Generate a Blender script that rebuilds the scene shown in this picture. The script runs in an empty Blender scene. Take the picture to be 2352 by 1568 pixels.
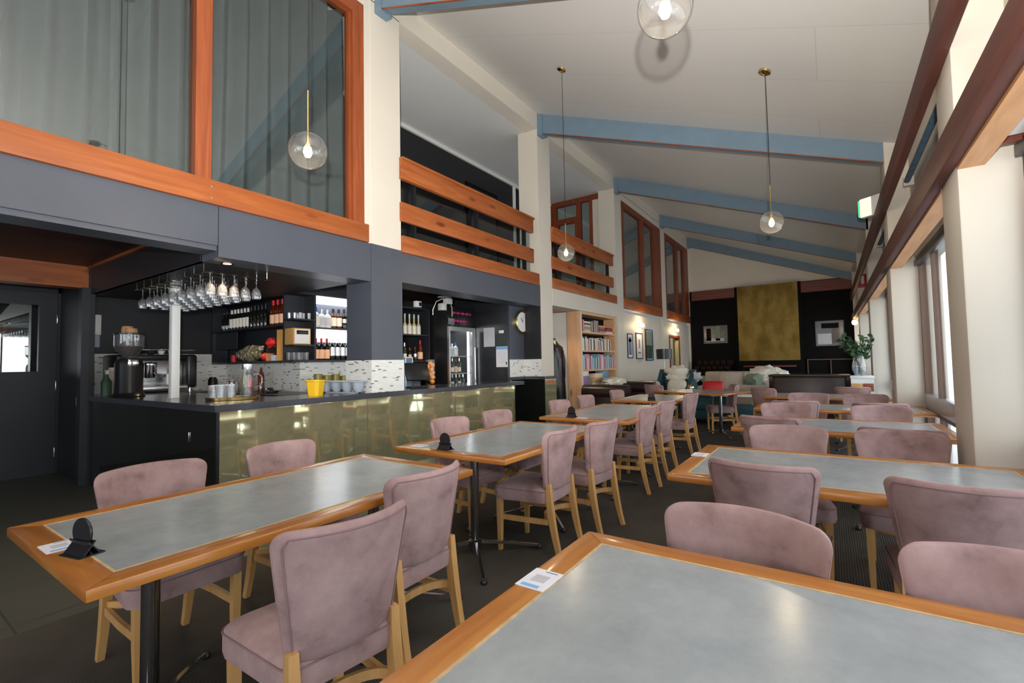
import bpy, bmesh, math, random
from mathutils import Vector, Matrix
random.seed(11)
SC = bpy.context.scene
COL = SC.collection
PI = math.pi
R = math.radians

# ------------------------------------------------------------------ materials
def srgb(r, g, b):
    f = lambda c: (c/255)/12.92 if c/255 <= .04045 else ((c/255+.055)/1.055)**2.4
    return (f(r), f(g), f(b), 1)

def newmat(name):
    m = bpy.data.materials.new(name); m.use_nodes = True
    nt = m.node_tree; b = nt.nodes['Principled BSDF']
    return m, nt, b

def N(nt, t, **k):
    n = nt.nodes.new(t)
    for a, v in k.items():
        if hasattr(n, a): setattr(n, a, v)
        else: n.inputs[a].default_value = v
    return n

def coords(nt, scale=(1, 1, 1), rot=(0, 0, 0), loc=(0, 0, 0)):
    tc = N(nt, 'ShaderNodeTexCoord'); mp = N(nt, 'ShaderNodeMapping')
    mp.inputs['Scale'].default_value = scale; mp.inputs['Rotation'].default_value = rot; mp.inputs['Location'].default_value = loc
    nt.links.new(tc.outputs['Object'], mp.inputs['Vector'])
    return mp.outputs['Vector']

def bump(nt, b, h, strength=.2, dist=.01):
    bp = N(nt, 'ShaderNodeBump'); bp.inputs['Strength'].default_value = strength; bp.inputs['Distance'].default_value = dist
    nt.links.new(h, bp.inputs['Height']); nt.links.new(bp.outputs['Normal'], b.inputs['Normal'])

def ramp(nt, fac, stops):
    r = N(nt, 'ShaderNodeValToRGB'); el = r.color_ramp.elements
    while len(el) < len(stops): el.new(.5)
    for e, (p, c) in zip(el, stops): e.position = p; e.color = c
    nt.links.new(fac, r.inputs['Fac']); return r.outputs['Color']

def plain(name, c, rough=.5, metal=0, var=.08, scale=6, bmp=0, spec=.5, coat=0):
    m, nt, b = newmat(name)
    b.inputs['Roughness'].default_value = rough; b.inputs['Metallic'].default_value = metal
    b.inputs['Specular IOR Level'].default_value = spec
    if coat: b.inputs['Coat Weight'].default_value = coat; b.inputs['Coat Roughness'].default_value = .08
    if var or bmp:
        n = N(nt, 'ShaderNodeTexNoise'); n.inputs['Scale'].default_value = scale; n.inputs['Detail'].default_value = 4
        nt.links.new(coords(nt), n.inputs['Vector'])
        lo = tuple(x*(1-var) for x in c[:3])+(1,); hi = tuple(min(1, x*(1+var)) for x in c[:3])+(1,)
        nt.links.new(ramp(nt, n.outputs['Fac'], [(.3, lo), (.7, hi)]), b.inputs['Base Color'])
        if bmp: bump(nt, b, n.outputs['Fac'], bmp)
    else: b.inputs['Base Color'].default_value = c
    return m

def wood(name, c1, c2, axis='x', rough=.4, scale=1, knots=None, coat=0):
    m, nt, b = newmat(name)
    s = {'x': (1.2, 14, 14), 'y': (14, 1.2, 14), 'z': (14, 14, 1.2)}[axis]
    v = coords(nt, tuple(scale*k for k in s))
    n = N(nt, 'ShaderNodeTexNoise'); n.inputs['Scale'].default_value = 1.6; n.inputs['Detail'].default_value = 6; n.inputs['Distortion'].default_value = .6
    nt.links.new(v, n.inputs['Vector'])
    col = ramp(nt, n.outputs['Fac'], [(.28, c1), (.55, tuple((a+d)/2 for a, d in zip(c1, c2))), (.75, c2)])
    if knots:
        s2 = {'x': (1.6, 5, 5), 'y': (5, 1.6, 5), 'z': (5, 5, 1.6)}[axis]
        vo = N(nt, 'ShaderNodeTexVoronoi'); vo.inputs['Scale'].default_value = 1.0
        nt.links.new(coords(nt, s2), vo.inputs['Vector'])
        k = ramp(nt, vo.outputs['Distance'], [(.10, (1, 1, 1, 1)), (.19, (0, 0, 0, 1))])
        mx = N(nt, 'ShaderNodeMix', data_type='RGBA')
        nt.links.new(k, mx.inputs[0]); nt.links.new(col, mx.inputs[6]); mx.inputs[7].default_value = knots
        col = mx.outputs[2]
    nt.links.new(col, b.inputs['Base Color'])
    b.inputs['Roughness'].default_value = rough
    if coat: b.inputs['Coat Weight'].default_value = coat; b.inputs['Coat Roughness'].default_value = .12
    bump(nt, b, n.outputs['Fac'], .12, .003)
    return m

def thin_glass(name, tint=(1, 1, 1, 1), rough=.0, ior=1.45, boost=1.0):
    m = bpy.data.materials.new(name); m.use_nodes = True; nt = m.node_tree; nt.nodes.clear()
    out = N(nt, 'ShaderNodeOutputMaterial'); mix = N(nt, 'ShaderNodeMixShader')
    lw = N(nt, 'ShaderNodeLayerWeight'); lw.inputs['Blend'].default_value = .5
    pw = N(nt, 'ShaderNodeMath', operation='POWER'); nt.links.new(lw.outputs['Facing'], pw.inputs[0]); pw.inputs[1].default_value = 5
    f0 = ((ior-1)/(ior+1))**2
    fr = N(nt, 'ShaderNodeMath', operation='MULTIPLY_ADD'); nt.links.new(pw.outputs[0], fr.inputs[0]); fr.inputs[1].default_value = 1-f0; fr.inputs[2].default_value = f0
    tr = N(nt, 'ShaderNodeBsdfTransparent'); tr.inputs['Color'].default_value = tint
    gl = N(nt, 'ShaderNodeBsdfGlossy'); gl.inputs['Roughness'].default_value = rough
    mul = N(nt, 'ShaderNodeMath', operation='MULTIPLY'); mul.inputs[1].default_value = boost; mul.use_clamp = True
    nt.links.new(fr.outputs[0], mul.inputs[0]); nt.links.new(mul.outputs[0], mix.inputs[0])
    nt.links.new(tr.outputs[0], mix.inputs[1]); nt.links.new(gl.outputs[0], mix.inputs[2]); nt.links.new(mix.outputs[0], out.inputs[0])
    return m

def emit(name, c, s):
    m, nt, b = newmat(name); b.inputs['Base Color'].default_value = (0, 0, 0, 1)
    b.inputs['Emission Color'].default_value = c; b.inputs['Emission Strength'].default_value = s
    return m

def velvet(name, c1, c2, dirt):
    m, nt, b = newmat(name)
    v = coords(nt)
    n = N(nt, 'ShaderNodeTexNoise'); n.inputs['Scale'].default_value = 7; n.inputs['Detail'].default_value = 5; n.inputs['Roughness'].default_value = .62
    nt.links.new(v, n.inputs['Vector'])
    oi = N(nt, 'ShaderNodeObjectInfo')
    add = N(nt, 'ShaderNodeVectorMath', operation='ADD'); sc = N(nt, 'ShaderNodeVectorMath', operation='SCALE')
    nt.links.new(oi.outputs['Location'], sc.inputs[0]); sc.inputs['Scale'].default_value = 3.7
    nt.links.new(v, add.inputs[0]); nt.links.new(sc.outputs[0], add.inputs[1]); nt.links.new(add.outputs[0], n.inputs['Vector'])
    col = ramp(nt, n.outputs['Fac'], [(.3, dirt), (.45, c1), (.68, c2)])
    nt.links.new(col, b.inputs['Base Color'])
    b.inputs['Roughness'].default_value = .92; b.inputs['Specular IOR Level'].default_value = .15
    b.inputs['Sheen Weight'].default_value = .55; b.inputs['Sheen Roughness'].default_value = .4
    b.inputs['Sheen Tint'].default_value = c2
    n2 = N(nt, 'ShaderNodeTexNoise'); n2.inputs['Scale'].default_value = 260; nt.links.new(coords(nt), n2.inputs['Vector'])
    bump(nt, b, n2.outputs['Fac'], .15, .002)
    return m

def bricks(name, c1, c2, mortar, w, h, msize=.01, bias=0, rough=.3, axis='x', off=.5, bmp=.1, spec=.5):
    m, nt, b = newmat(name)
    t = N(nt, 'ShaderNodeTexBrick'); t.inputs['Color1'].default_value = c1; t.inputs['Color2'].default_value = c2; t.inputs['Mortar'].default_value = mortar
    t.inputs['Scale'].default_value = 1; t.inputs['Brick Width'].default_value = w; t.inputs['Row Height'].default_value = h
    t.inputs['Mortar Size'].default_value = msize; t.inputs['Bias'].default_value = bias; t.offset = off
    tc = N(nt, 'ShaderNodeTexCoord'); sx = N(nt, 'ShaderNodeSeparateXYZ'); cx = N(nt, 'ShaderNodeCombineXYZ')
    nt.links.new(tc.outputs['Object'], sx.inputs[0])
    if axis == 'xy':
        nt.links.new(sx.outputs['X'], cx.inputs['X']); nt.links.new(sx.outputs['Y'], cx.inputs['Y'])
    elif axis == 'yx':
        nt.links.new(sx.outputs['Y'], cx.inputs['X']); nt.links.new(sx.outputs['X'], cx.inputs['Y'])
    else:
        ad = N(nt, 'ShaderNodeMath', operation='ADD'); nt.links.new(sx.outputs['X'], ad.inputs[0]); nt.links.new(sx.outputs['Y'], ad.inputs[1])
        nt.links.new(ad.outputs[0], cx.inputs['X']); nt.links.new(sx.outputs['Z'], cx.inputs['Y'])
    nt.links.new(cx.outputs[0], t.inputs['Vector']); nt.links.new(t.outputs['Color'], b.inputs['Base Color'])
    b.inputs['Roughness'].default_value = rough; b.inputs['Specular IOR Level'].default_value = spec
    iv = N(nt, 'ShaderNodeMath', operation='SUBTRACT'); iv.inputs[0].default_value = 1; nt.links.new(t.outputs['Fac'], iv.inputs[1])
    if bmp: bump(nt, b, iv.outputs[0], bmp, .004)
    return m

def mirror_sheet(name, c, rough, wave, scale, stain=None):
    m, nt, b = newmat(name)
    b.inputs['Metallic'].default_value = 1; b.inputs['Roughness'].default_value = rough
    n = N(nt, 'ShaderNodeTexNoise'); n.inputs['Scale'].default_value = 1; n.inputs['Detail'].default_value = 2
    nt.links.new(coords(nt, scale), n.inputs['Vector']); bump(nt, b, n.outputs['Fac'], wave, .03)
    n2 = N(nt, 'ShaderNodeTexNoise'); n2.inputs['Scale'].default_value = 2.2; n2.inputs['Detail'].default_value = 6
    nt.links.new(coords(nt, (1.5, 1.5, .8)), n2.inputs['Vector'])
    st = stain or tuple(x*.72 for x in c[:3])+(1,)
    nt.links.new(ramp(nt, n2.outputs['Fac'], [(.35, st), (.62, c)]), b.inputs['Base Color'])
    return m

M = {}
M['cream'] = plain('cream paint', srgb(212, 204, 190), .6, var=.02, scale=2, bmp=.03)
M['ceil'] = bricks('white ceiling boards', srgb(213, 211, 206), srgb(210, 208, 203), srgb(197, 195, 189), 600, .92, .005, rough=.55, axis='xy', bmp=.15)
M['ceilflat'] = plain('white plaster', srgb(214, 214, 211), .7, var=.02, scale=1.5)
M['blue'] = plain('blue painted timber', srgb(110, 132, 148), .6, var=.06, scale=5)
M['dark'] = plain('charcoal paint', srgb(74, 78, 88), .42, var=.05, scale=4)
M['barwall'] = plain('black bar paint', srgb(38, 40, 46), .45, var=.06, scale=3)
M['black'] = plain('black paint', srgb(27, 28, 32), .5, var=.08, scale=3)
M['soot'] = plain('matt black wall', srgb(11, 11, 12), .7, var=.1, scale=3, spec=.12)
M['pine_y'] = wood('orange pine along', srgb(140, 72, 32), srgb(174, 99, 50), 'y', .4, .9, srgb(104, 46, 22))
M['pine_z'] = wood('orange pine upright', srgb(128, 62, 30), srgb(160, 84, 44), 'z', .4, .9)
M['pine_x'] = wood('orange pine across', srgb(130, 66, 36), srgb(160, 88, 52), 'x', .45, .9, srgb(100, 46, 24))
M['redwood_y'] = wood('red brown rail', srgb(76, 38, 30), srgb(96, 52, 41), 'y', .6, 1)
M['redwood_x'] = wood('red brown lintel', srgb(96, 40, 32), srgb(120, 58, 44), 'x', .5, 1)
M['redwood_z'] = wood('red brown frame', srgb(110, 50, 28), srgb(140, 70, 40), 'z', .45, 1)
M['darkplank'] = bricks('dark timber lining', srgb(62, 32, 22), srgb(50, 26, 19), srgb(20, 10, 8), 400, .1, .006, rough=.5, axis='yx')
M['softpine'] = wood('pale soffit timber', srgb(196, 140, 92), srgb(220, 166, 118), 'y', .5, 1)
M['knotty'] = wood('knotty reclaimed timber', srgb(196, 150, 112), srgb(224, 182, 146), 'z', .55, .6, srgb(110, 62, 36))
M['shelfwood'] = wood('shelf timber', srgb(206, 156, 110), srgb(228, 184, 140), 'y', .5, .8)
M['oak'] = wood('honey oak edging', srgb(160, 94, 36), srgb(194, 132, 62), 'y', .3, 1.3, coat=.35)
M['oakx'] = wood('honey oak edging across', srgb(157, 91, 34), srgb(190, 128, 60), 'x', .3, 1.3, coat=.35)
M['bronze'] = plain('brown painted steel', srgb(92, 66, 50), .45, var=.08)
M['tanline'] = plain('worn pale edge line', srgb(196, 170, 130), .5, var=.2, scale=30)
M['beech'] = wood('beech', srgb(190, 142, 84), srgb(216, 170, 110), 'z', .4, 1)
M['velvet'] = velvet('mauve velvet', srgb(156, 128, 126), srgb(174, 146, 143), srgb(128, 104, 100))
M['piping'] = plain('mauve piping', srgb(136, 108, 108), .9, var=0)
M['velvet_shade'] = plain('shaded seat brown', srgb(64, 52, 52), .6, var=.15)  # dark tone of a seat lying in shade, put into colour; unused
M['chrome'] = plain('chrome', (.75, .76, .78, 1), .12, 1, var=0)
M['steel'] = plain('brushed steel', (.62, .63, .65, 1), .28, 1, var=.05)
M['blackmetal'] = plain('black metal', srgb(30, 31, 34), .35, .3, var=0)
M['blackplastic'] = plain('black plastic', srgb(26, 27, 30), .3, 0, var=0)
M['brassfine'] = plain('polished brass', (.72, .53, .22, 1), .2, 1, var=.05)
M['brass'] = mirror_sheet('tarnished brass sheet', (.93, .91, .55, 1), .05, .30, (.3, 1.8, .4), (.84, .81, .48, 1))
M['brass'].node_tree.nodes['Principled BSDF'].inputs['Metallic'].default_value = .82
M['brasspanel'] = mirror_sheet('hammered brass sheet', (.21, .145, .042, 1), .45, .12, (.35, 1, 3.2), (.12, .078, .02, 1))
M['blackglass'] = plain('black glass', srgb(26, 28, 24), .06, 0, var=.1, scale=2, spec=.5)
M['stonetop'] = plain('dark stone worktop', srgb(58, 60, 68), .16, 0, var=.12, scale=40, spec=.6)
M['tiles'] = bricks('white mosaic strip tile', (0, 0, 0, 1), (1, 1, 1, 1), (.3, .3, .3, 1), .05, .0125, .0008, 0, .25, 'v', .37, .05)
nt_ = M['tiles'].node_tree; bt_ = [q for q in nt_.nodes if q.type == 'TEX_BRICK'][0]
cr_ = ramp(nt_, bt_.outputs['Color'], [(0, srgb(226, 227, 224)), (.80, srgb(214, 214, 210)), (.935, srgb(226, 227, 224)), (.94, srgb(120, 116, 112))])
nt_.links.new(cr_, nt_.nodes['Principled BSDF'].inputs['Base Color'])
M['shiplap'] = bricks('black glazed wall tile', srgb(36, 38, 43), srgb(32, 33, 38), srgb(20, 20, 22), .6, .2, .006, 0, .3, 'v', 0)
M['white'] = plain('white satin', srgb(236, 236, 234), .45, var=0)
M['paper'] = plain('white paper', srgb(224, 224, 232), .7, var=.03, scale=30)
M['greypaper'] = plain('pale grey print', srgb(190, 190, 196), .7, var=.04)
M['bluepaper'] = plain('light blue print', srgb(120, 176, 226), .7, var=.05)
M['navyprint'] = plain('slate blue print', srgb(92, 124, 150), .7, var=.2, scale=12)
M['red'] = plain('red', srgb(190, 30, 38), .5, var=.05)
M['yellow'] = plain('yellow enamel', srgb(236, 190, 30), .45, var=.06)
M['orange'] = plain('orange peel', srgb(240, 150, 30), .45, var=.08, scale=20, bmp=.1)
M['green'] = plain('leaf green', srgb(58, 88, 56), .55, var=.35, scale=9)
M['darkgreen'] = plain('dark green', srgb(34, 66, 44), .5, var=.3, scale=9)
M['teal'] = plain('teal upholstery', srgb(40, 78, 84), .85, var=.12, scale=8)
M['oatmeal'] = plain('oatmeal upholstery', srgb(186, 172, 156), .9, var=.08, scale=9, bmp=.08)
M['fleece'] = plain('white fleece', srgb(232, 226, 210), .95, var=.07, scale=14, bmp=.5)
M['leather'] = plain('dark brown leather', srgb(38, 25, 24), .3, var=.2, scale=10, bmp=.08)
M['walnut'] = wood('dark mahogany', srgb(30, 13, 11), srgb(44, 20, 16), 'x', .32, 1)
M['throw'] = plain('sage blanket', srgb(126, 140, 122), .95, var=.1, scale=12)
M['greyplastic'] = plain('grey plastic', srgb(168, 178, 192), .4, var=.02)
M['greybox'] = plain('light grey plastic', srgb(190, 192, 192), .45, var=.02)
M['terracotta'] = plain('terracotta', srgb(190, 120, 80), .7, var=.1)
M['ply'] = wood('plywood', srgb(196, 146, 78), srgb(216, 168, 98), 'z', .5, .7)
M['winedark'] = plain('dark bottle glass', srgb(22, 26, 22), .06, var=0, spec=.6)
M['amber'] = plain('amber bottle glass', srgb(84, 30, 12), .07, var=0, spec=.6)
M['greenbottle'] = plain('green bottle glass', srgb(44, 60, 34), .07, var=0, spec=.6)
M['clearbottle'] = plain('pale bottle', srgb(206, 212, 214), .08, var=0, spec=.6)
M['yellowbottle'] = plain('pale yellow bottle', srgb(214, 204, 150), .1, var=0, spec=.6)
M['label'] = plain('white label', srgb(232, 228, 216), .6, var=.05, scale=60)
M['peach'] = plain('peach label', srgb(240, 190, 156), .6, var=.05)
M['silver'] = plain('silver foil', (.7, .7, .74, 1), .3, .8, var=0)
M['bluecap'] = plain('blue glass', srgb(40, 70, 170), .2, var=0)
M['coffee'] = plain('coffee beans', srgb(52, 30, 22), .6, var=.4, scale=90, bmp=.4)
M['cork'] = plain('cork', srgb(190, 146, 104), .8, var=.1, scale=20)
M['olive'] = plain('olive brass tin', srgb(140, 132, 72), .45, .3, var=.06)
M['photoframe'] = plain('grey picture frame', srgb(104, 106, 112), .6, var=0, spec=.2)
M['bark'] = plain('dark split timber', srgb(34, 22, 16), .85, var=.3, scale=12, spec=.15)
M['photodark'] = plain('dark photograph', srgb(70, 74, 82), .25, var=.35, scale=7)
m, nt, b = newmat('bag of leaves'); n = N(nt, 'ShaderNodeTexNoise'); n.inputs['Scale'].default_value = 26; n.inputs['Detail'].default_value = 6
nt.links.new(coords(nt), n.inputs['Vector']); nt.links.new(ramp(nt, n.outputs['Fac'], [(.3, srgb(50, 62, 40)), (.5, srgb(120, 118, 92)), (.68, srgb(206, 204, 188))]), b.inputs['Base Color']); b.inputs['Roughness'].default_value = .18
M['leafbag'] = m
M['magenta'] = plain('magenta marker', srgb(190, 36, 120), .6, var=.1)
M['glass'] = thin_glass('clear glass', (.97, .98, .98, 1), 0, 1.45, 1.0)
M['pane'] = thin_glass('window pane', (.95, .97, .97, 1), 0, 1.5, 1.0)
M['indoorpane'] = thin_glass('interior glazing', (.86, .9, .9, 1), 0, 1.55, 1.6)
M['drink'] = thin_glass('drinking glass', (.95, .96, .97, 1), .02, 1.5, 3.0)
def whiten(key, fac):  # mixes in white diffuse so dim glass looks brighter
    nt = M[key].node_tree; out = [q for q in nt.nodes if q.type == 'OUTPUT_MATERIAL'][0]; src = out.inputs[0].links[0].from_socket
    d = N(nt, 'ShaderNodeBsdfDiffuse'); d.inputs['Color'].default_value = (.9, .9, .92, 1); mx = N(nt, 'ShaderNodeMixShader'); mx.inputs[0].default_value = fac
    nt.links.new(src, mx.inputs[1]); nt.links.new(d.outputs[0], mx.inputs[2]); nt.links.new(mx.outputs[0], out.inputs[0])
whiten('drink', .05)
M['mirrorpane'] = thin_glass('reflective vision pane', (.75, .8, .8, 1), 0, 1.5, 9)
M['globe'] = thin_glass('blown glass globe', (.96, .96, .95, 1), 0, 1.5, 2.2)
M['water'] = thin_glass('water', (.8, .86, .92, 1), 0, 1.33, 1.5)
whiten('globe', .010)
M['bulb'] = emit('warm bulb', (1, .86, .62, 1), 40)
M['led'] = emit('cool led panel', (.9, .95, 1, 1), 5)
M['lampglow'] = emit('warm wall lamp', (1, .78, .45, 1), 9)
M['downglow'] = emit('downlight', (1, .72, .42, 1), 22)
M['exitgreen'] = emit('exit sign green', (.12, .7, .35, 1), .8)
M['exitwhite'] = emit('exit sign white', (1, .96, .62, 1), .9)
M['curtain'] = plain('grey curtain linen', srgb(84, 88, 88), .9, var=.07, scale=3)
M['concrete'] = None
m, nt, b = newmat('grey laminate tabletop')
n = N(nt, 'ShaderNodeTexNoise'); n.inputs['Scale'].default_value = 5; n.inputs['Detail'].default_value = 8; n.inputs['Roughness'].default_value = .7
nt.links.new(coords(nt), n.inputs['Vector'])
nt.links.new(ramp(nt, n.outputs['Fac'], [(.2, srgb(138, 144, 147)), (.8, srgb(172, 177, 178))]), b.inputs['Base Color'])
nt.links.new(ramp(nt, n.outputs['Fac'], [(.2, (.19, .19, .19, 1)), (.8, (.25, .25, .25, 1))]), b.inputs['Roughness'])
b.inputs['Specular IOR Level'].default_value = .5
M['concrete'] = m
m, nt, b = newmat('ribbed charcoal carpet')
w = N(nt, 'ShaderNodeTexWave'); w.inputs['Scale'].default_value = 22; w.inputs['Distortion'].default_value = .6; w.inputs['Detail'].default_value = 2
w.bands_direction = 'X'
nt.links.new(coords(nt), w.inputs['Vector'])
n = N(nt, 'ShaderNodeTexNoise'); n.inputs['Scale'].default_value = 3; n.inputs['Detail'].default_value = 9
nt.links.new(coords(nt), n.inputs['Vector'])
mx = N(nt, 'ShaderNodeMath', operation='MULTIPLY'); nt.links.new(w.outputs['Fac'], mx.inputs[0]); nt.links.new(n.outputs['Fac'], mx.inputs[1])
nt.links.new(ramp(nt, mx.outputs[0], [(.1, srgb(66, 62, 56)), (.5, srgb(92, 87, 80))]), b.inputs['Base Color'])
b.inputs['Roughness'].default_value = .95; b.inputs['Specular IOR Level'].default_value = .1
bump(nt, b, w.outputs['Fac'], .3, .004)
M['carpet'] = m
M['tilefloor'] = bricks('dark stone floor tile', srgb(92, 91, 82), srgb(86, 85, 77), srgb(70, 69, 63), .6, .6, .006, 0, .38, 'xy', 0, .05)

# ------------------------------------------------------------------ mesh builder
class G:
    def __init__(s): s.bm = bmesh.new()
    def _add(s, t, mi, smooth=None):
        for f in t.faces:
            f.material_index = mi
            if smooth is not None: f.smooth = smooth
        me = bpy.data.meshes.new('tmp'); t.to_mesh(me); t.free(); s.bm.from_mesh(me); bpy.data.meshes.remove(me)
        return s
    def box(s, x0, x1, y0, y1, z0, z1, bev=0, mi=0, seg=2, rot=None, piv=None, fn=None):
        t = bmesh.new(); bmesh.ops.create_cube(t, size=1)
        for v in t.verts: v.co = Vector((x0+(v.co.x+.5)*(x1-x0), y0+(v.co.y+.5)*(y1-y0), z0+(v.co.z+.5)*(z1-z0)))
        if bev: bmesh.ops.bevel(t, geom=t.edges[:], offset=bev, segments=seg, profile=.5, affect='EDGES')
        if fn:
            for v in t.verts: v.co = Vector(fn(v.co))
        if rot is not None:
            c = Vector(piv) if piv else Vector(((x0+x1)/2, (y0+y1)/2, (z0+z1)/2))
            bmesh.ops.transform(t, matrix=Matrix.Translation(c) @ rot @ Matrix.Translation(-c), verts=t.verts)
        return s._add(t, mi, bool(bev) and seg > 1)
    def loft(s, rings, mi=0, cap=True, closed=True, smooth=True):
        t = bmesh.new(); vs = [[t.verts.new(p) for p in r] for r in rings]; n = len(rings[0])
        for a, b in zip(vs, vs[1:]):
            for i in range(n if closed else n-1):
                j = (i+1) % n
                try: t.faces.new((a[i], a[j], b[j], b[i]))
                except ValueError: pass
        if cap and closed: t.faces.new(vs[0][::-1]); t.faces.new(vs[-1])
        bmesh.ops.recalc_face_normals(t, faces=t.faces)
        s._add(t, mi, smooth); return s
    def lathe(s, prof, c=(0, 0, 0), n=20, mi=0, cap=True, tilt=None):
        rings = [[(r*math.cos(2*PI*i/n), r*math.sin(2*PI*i/n), z) for i in range(n)] for r, z in prof]
        mt = Matrix.Translation(c) @ (tilt if tilt is not None else Matrix.Identity(4))
        return s.loft([[mt @ Vector(p) for p in r] for r in rings], mi, cap)
    def tube(s, pts, r, n=8, mi=0, closed=False, flat=None):
        pts = [Vector(p) for p in pts]; rings = []; up = None; m = len(pts)
        for i, p in enumerate(pts):
            if closed: d = pts[(i+1) % m]-pts[i-1]
            else: d = pts[min(i+1, m-1)]-pts[max(i-1, 0)]
            d.normalize()
            if up is None: up = Vector((0, 0, 1)) if abs(d.z) < .9 else Vector((0, 1, 0))
            a = d.cross(up).normalized(); up = a.cross(d).normalized()
            rr = r[i] if isinstance(r, (list, tuple)) else r
            fa, fb = flat or (1, 1)
            rings.append([p+a*(rr*fa*math.cos(2*PI*k/n))+up*(rr*fb*math.sin(2*PI*k/n)) for k in range(n)])
        if closed: rings.append(rings[0])
        return s.loft(rings, mi, not closed)
    def bar(s, pts, w, h, mi=0):   # rectangular section swept along a path (w sideways, h along the local up)
        pts = [Vector(p) for p in pts]; rings = []; m = len(pts); up = None
        for i, p in enumerate(pts):
            d = (pts[min(i+1, m-1)]-pts[max(i-1, 0)]).normalized()
            if up is None: up = Vector((0, 0, 1)) if abs(d.z) < .9 else Vector((0, 1, 0))
            a = d.cross(up).normalized(); up = a.cross(d).normalized()
            ww = w[i] if isinstance(w, (list, tuple)) else w; hh = h[i] if isinstance(h, (list, tuple)) else h
            rings.append([p+a*x*ww/2+up*y*hh/2 for x, y in ((-1, -1), (1, -1), (1, 1), (-1, 1))])
        return s.loft(rings, mi, True, True, False)
    def prism(s, poly, axis, a, b, mi=0):
        f = {'x': lambda u, v, w: (w, u, v), 'y': lambda u, v, w: (u, w, v), 'z': lambda u, v, w: (u, v, w)}[axis]
        return s.loft([[f(u, v, a) for u, v in poly], [f(u, v, b) for u, v in poly]], mi, True, True, False)
    def ball(s, c, r, mi=0, n=16, sq=(1, 1, 1)):
        t = bmesh.new(); bmesh.ops.create_uvsphere(t, u_segments=n, v_segments=max(6, n//2), radius=r)
        for v in t.verts: v.co = Vector((c[0]+v.co.x*sq[0], c[1]+v.co.y*sq[1], c[2]+v.co.z*sq[2]))
        return s._add(t, mi, True)
    def blob(s, c, rad, amp, seed, mi=0, n=14):
        from mathutils import noise
        off = Vector((seed*3.1, seed*1.7, seed*.9)); n = max(n, 24)
        t = bmesh.new(); bmesh.ops.create_uvsphere(t, u_segments=n, v_segments=n*2//3, radius=1)
        for v in t.verts:
            k = 1+amp*1.5*noise.fractal(v.co*1.9+off, .9, 2.1, 4)
            v.co = Vector((c[0]+v.co.x*rad[0]*k, c[1]+v.co.y*rad[1]*k, c[2]+v.co.z*rad[2]*k))
        return s._add(t, mi, True)
    def done(s, name, mats, parent=None, loc=None, rz=0):
        me = bpy.data.meshes.new(name); s.bm.to_mesh(me); s.bm.free(); me.set_sharp_from_angle(angle=R(42))
        for m in (mats if isinstance(mats, (list, tuple)) else [mats]): me.materials.append(M[m])
        o = bpy.data.objects.new(name, me); COL.objects.link(o)
        if parent: o.parent = parent
        if loc: o.location = loc
        if rz: o.rotation_euler.z = rz
        return o

def tag(o, label, cat=None, group=None, kind=None):
    o['label'] = label
    if cat: o['category'] = cat
    if group: o['group'] = group
    if kind: o['kind'] = kind
    return o

def thing(name, label, cat, loc=(0, 0, 0), rz=0, group=None):
    o = bpy.data.objects.new(name, None); COL.objects.link(o); o.location = loc; o.rotation_euler.z = rz; o.empty_display_size = .1
    return tag(o, label, cat, group)

def struct(o, label, cat): return tag(o, label, cat, None, 'structure')

def dup(root, loc=None, rz=None, label=None, group=None):
    def cp(o, par):
        c = o.copy(); COL.objects.link(c)
        if par: c.parent = par
        for ch in kids.get(o.name, []): cp(ch, c)
        return c
    kids = {}
    def walk(o):
        kids[o.name] = list(o.children)
        for ch in o.children: walk(ch)
    walk(root)
    r = cp(root, None)
    if loc: r.location = loc
    if rz is not None: r.rotation_euler.z = rz
    if label: r['label'] = label
    if group: r['group'] = group
    return r

# ------------------------------------------------------------------ room shell
XA = -4.11           # inner face of the left posts and of the mezzanine front
XP = .61             # inner face of the window pillars
XW = .86             # plane of the window glass
YE = 17.5            # end wall
POST = [3.36, 6.97, 10.5, 14.12]
PIL = [-.15, 3.46, 6.98, 10.52, 14.12]
PW = .43
zr = lambda x: 5.70-.393*(x+4.11)   # underside of the sloping roof
def slab(name, x0, x1, y0, y1, z0, z1, mat, label, cat, bev=0):
    return struct(G().box(x0, x1, y0, y1, z0, z1, bev).done(name, mat), label, cat)

slab('floor', -3.48, 1.0, -4.2, YE+.1, -.12, 0, 'carpet', 'ribbed charcoal carpet under the dining tables', 'floor')
slab('floor', -9.6, -3.48, -4.2, YE+.1, -.12, 0, 'tilefloor', 'dark stone floor tiles in front of the bar', 'floor')
struct(G().prism([(-4.3, zr(-4.3)), (1.15, zr(1.15)), (1.15, zr(1.15)+.15), (-4.3, zr(-4.3)+.15)], 'y', -4.2, YE+.2).done('ceiling', 'ceil'), 'sloping white boarded ceiling over the dining room', 'ceiling')
slab('ceiling', -9.6, -4.3, -4.2, YE+.2, 5.43, 5.55, 'ceilflat', 'flat white ceiling over the mezzanine', 'ceiling')
slab('roof_slab', -9.6, -4.2, -4.2, YE+.2, 5.72, 5.8, 'ceilflat', 'white roof slab above the mezzanine ceiling', 'ceiling')
slab('ridge_beam', -4.34, XA-.0, -4.2, YE, 5.42, 5.715, 'cream', 'long cream ridge beam along the top of the left posts', 'beam')

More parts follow.
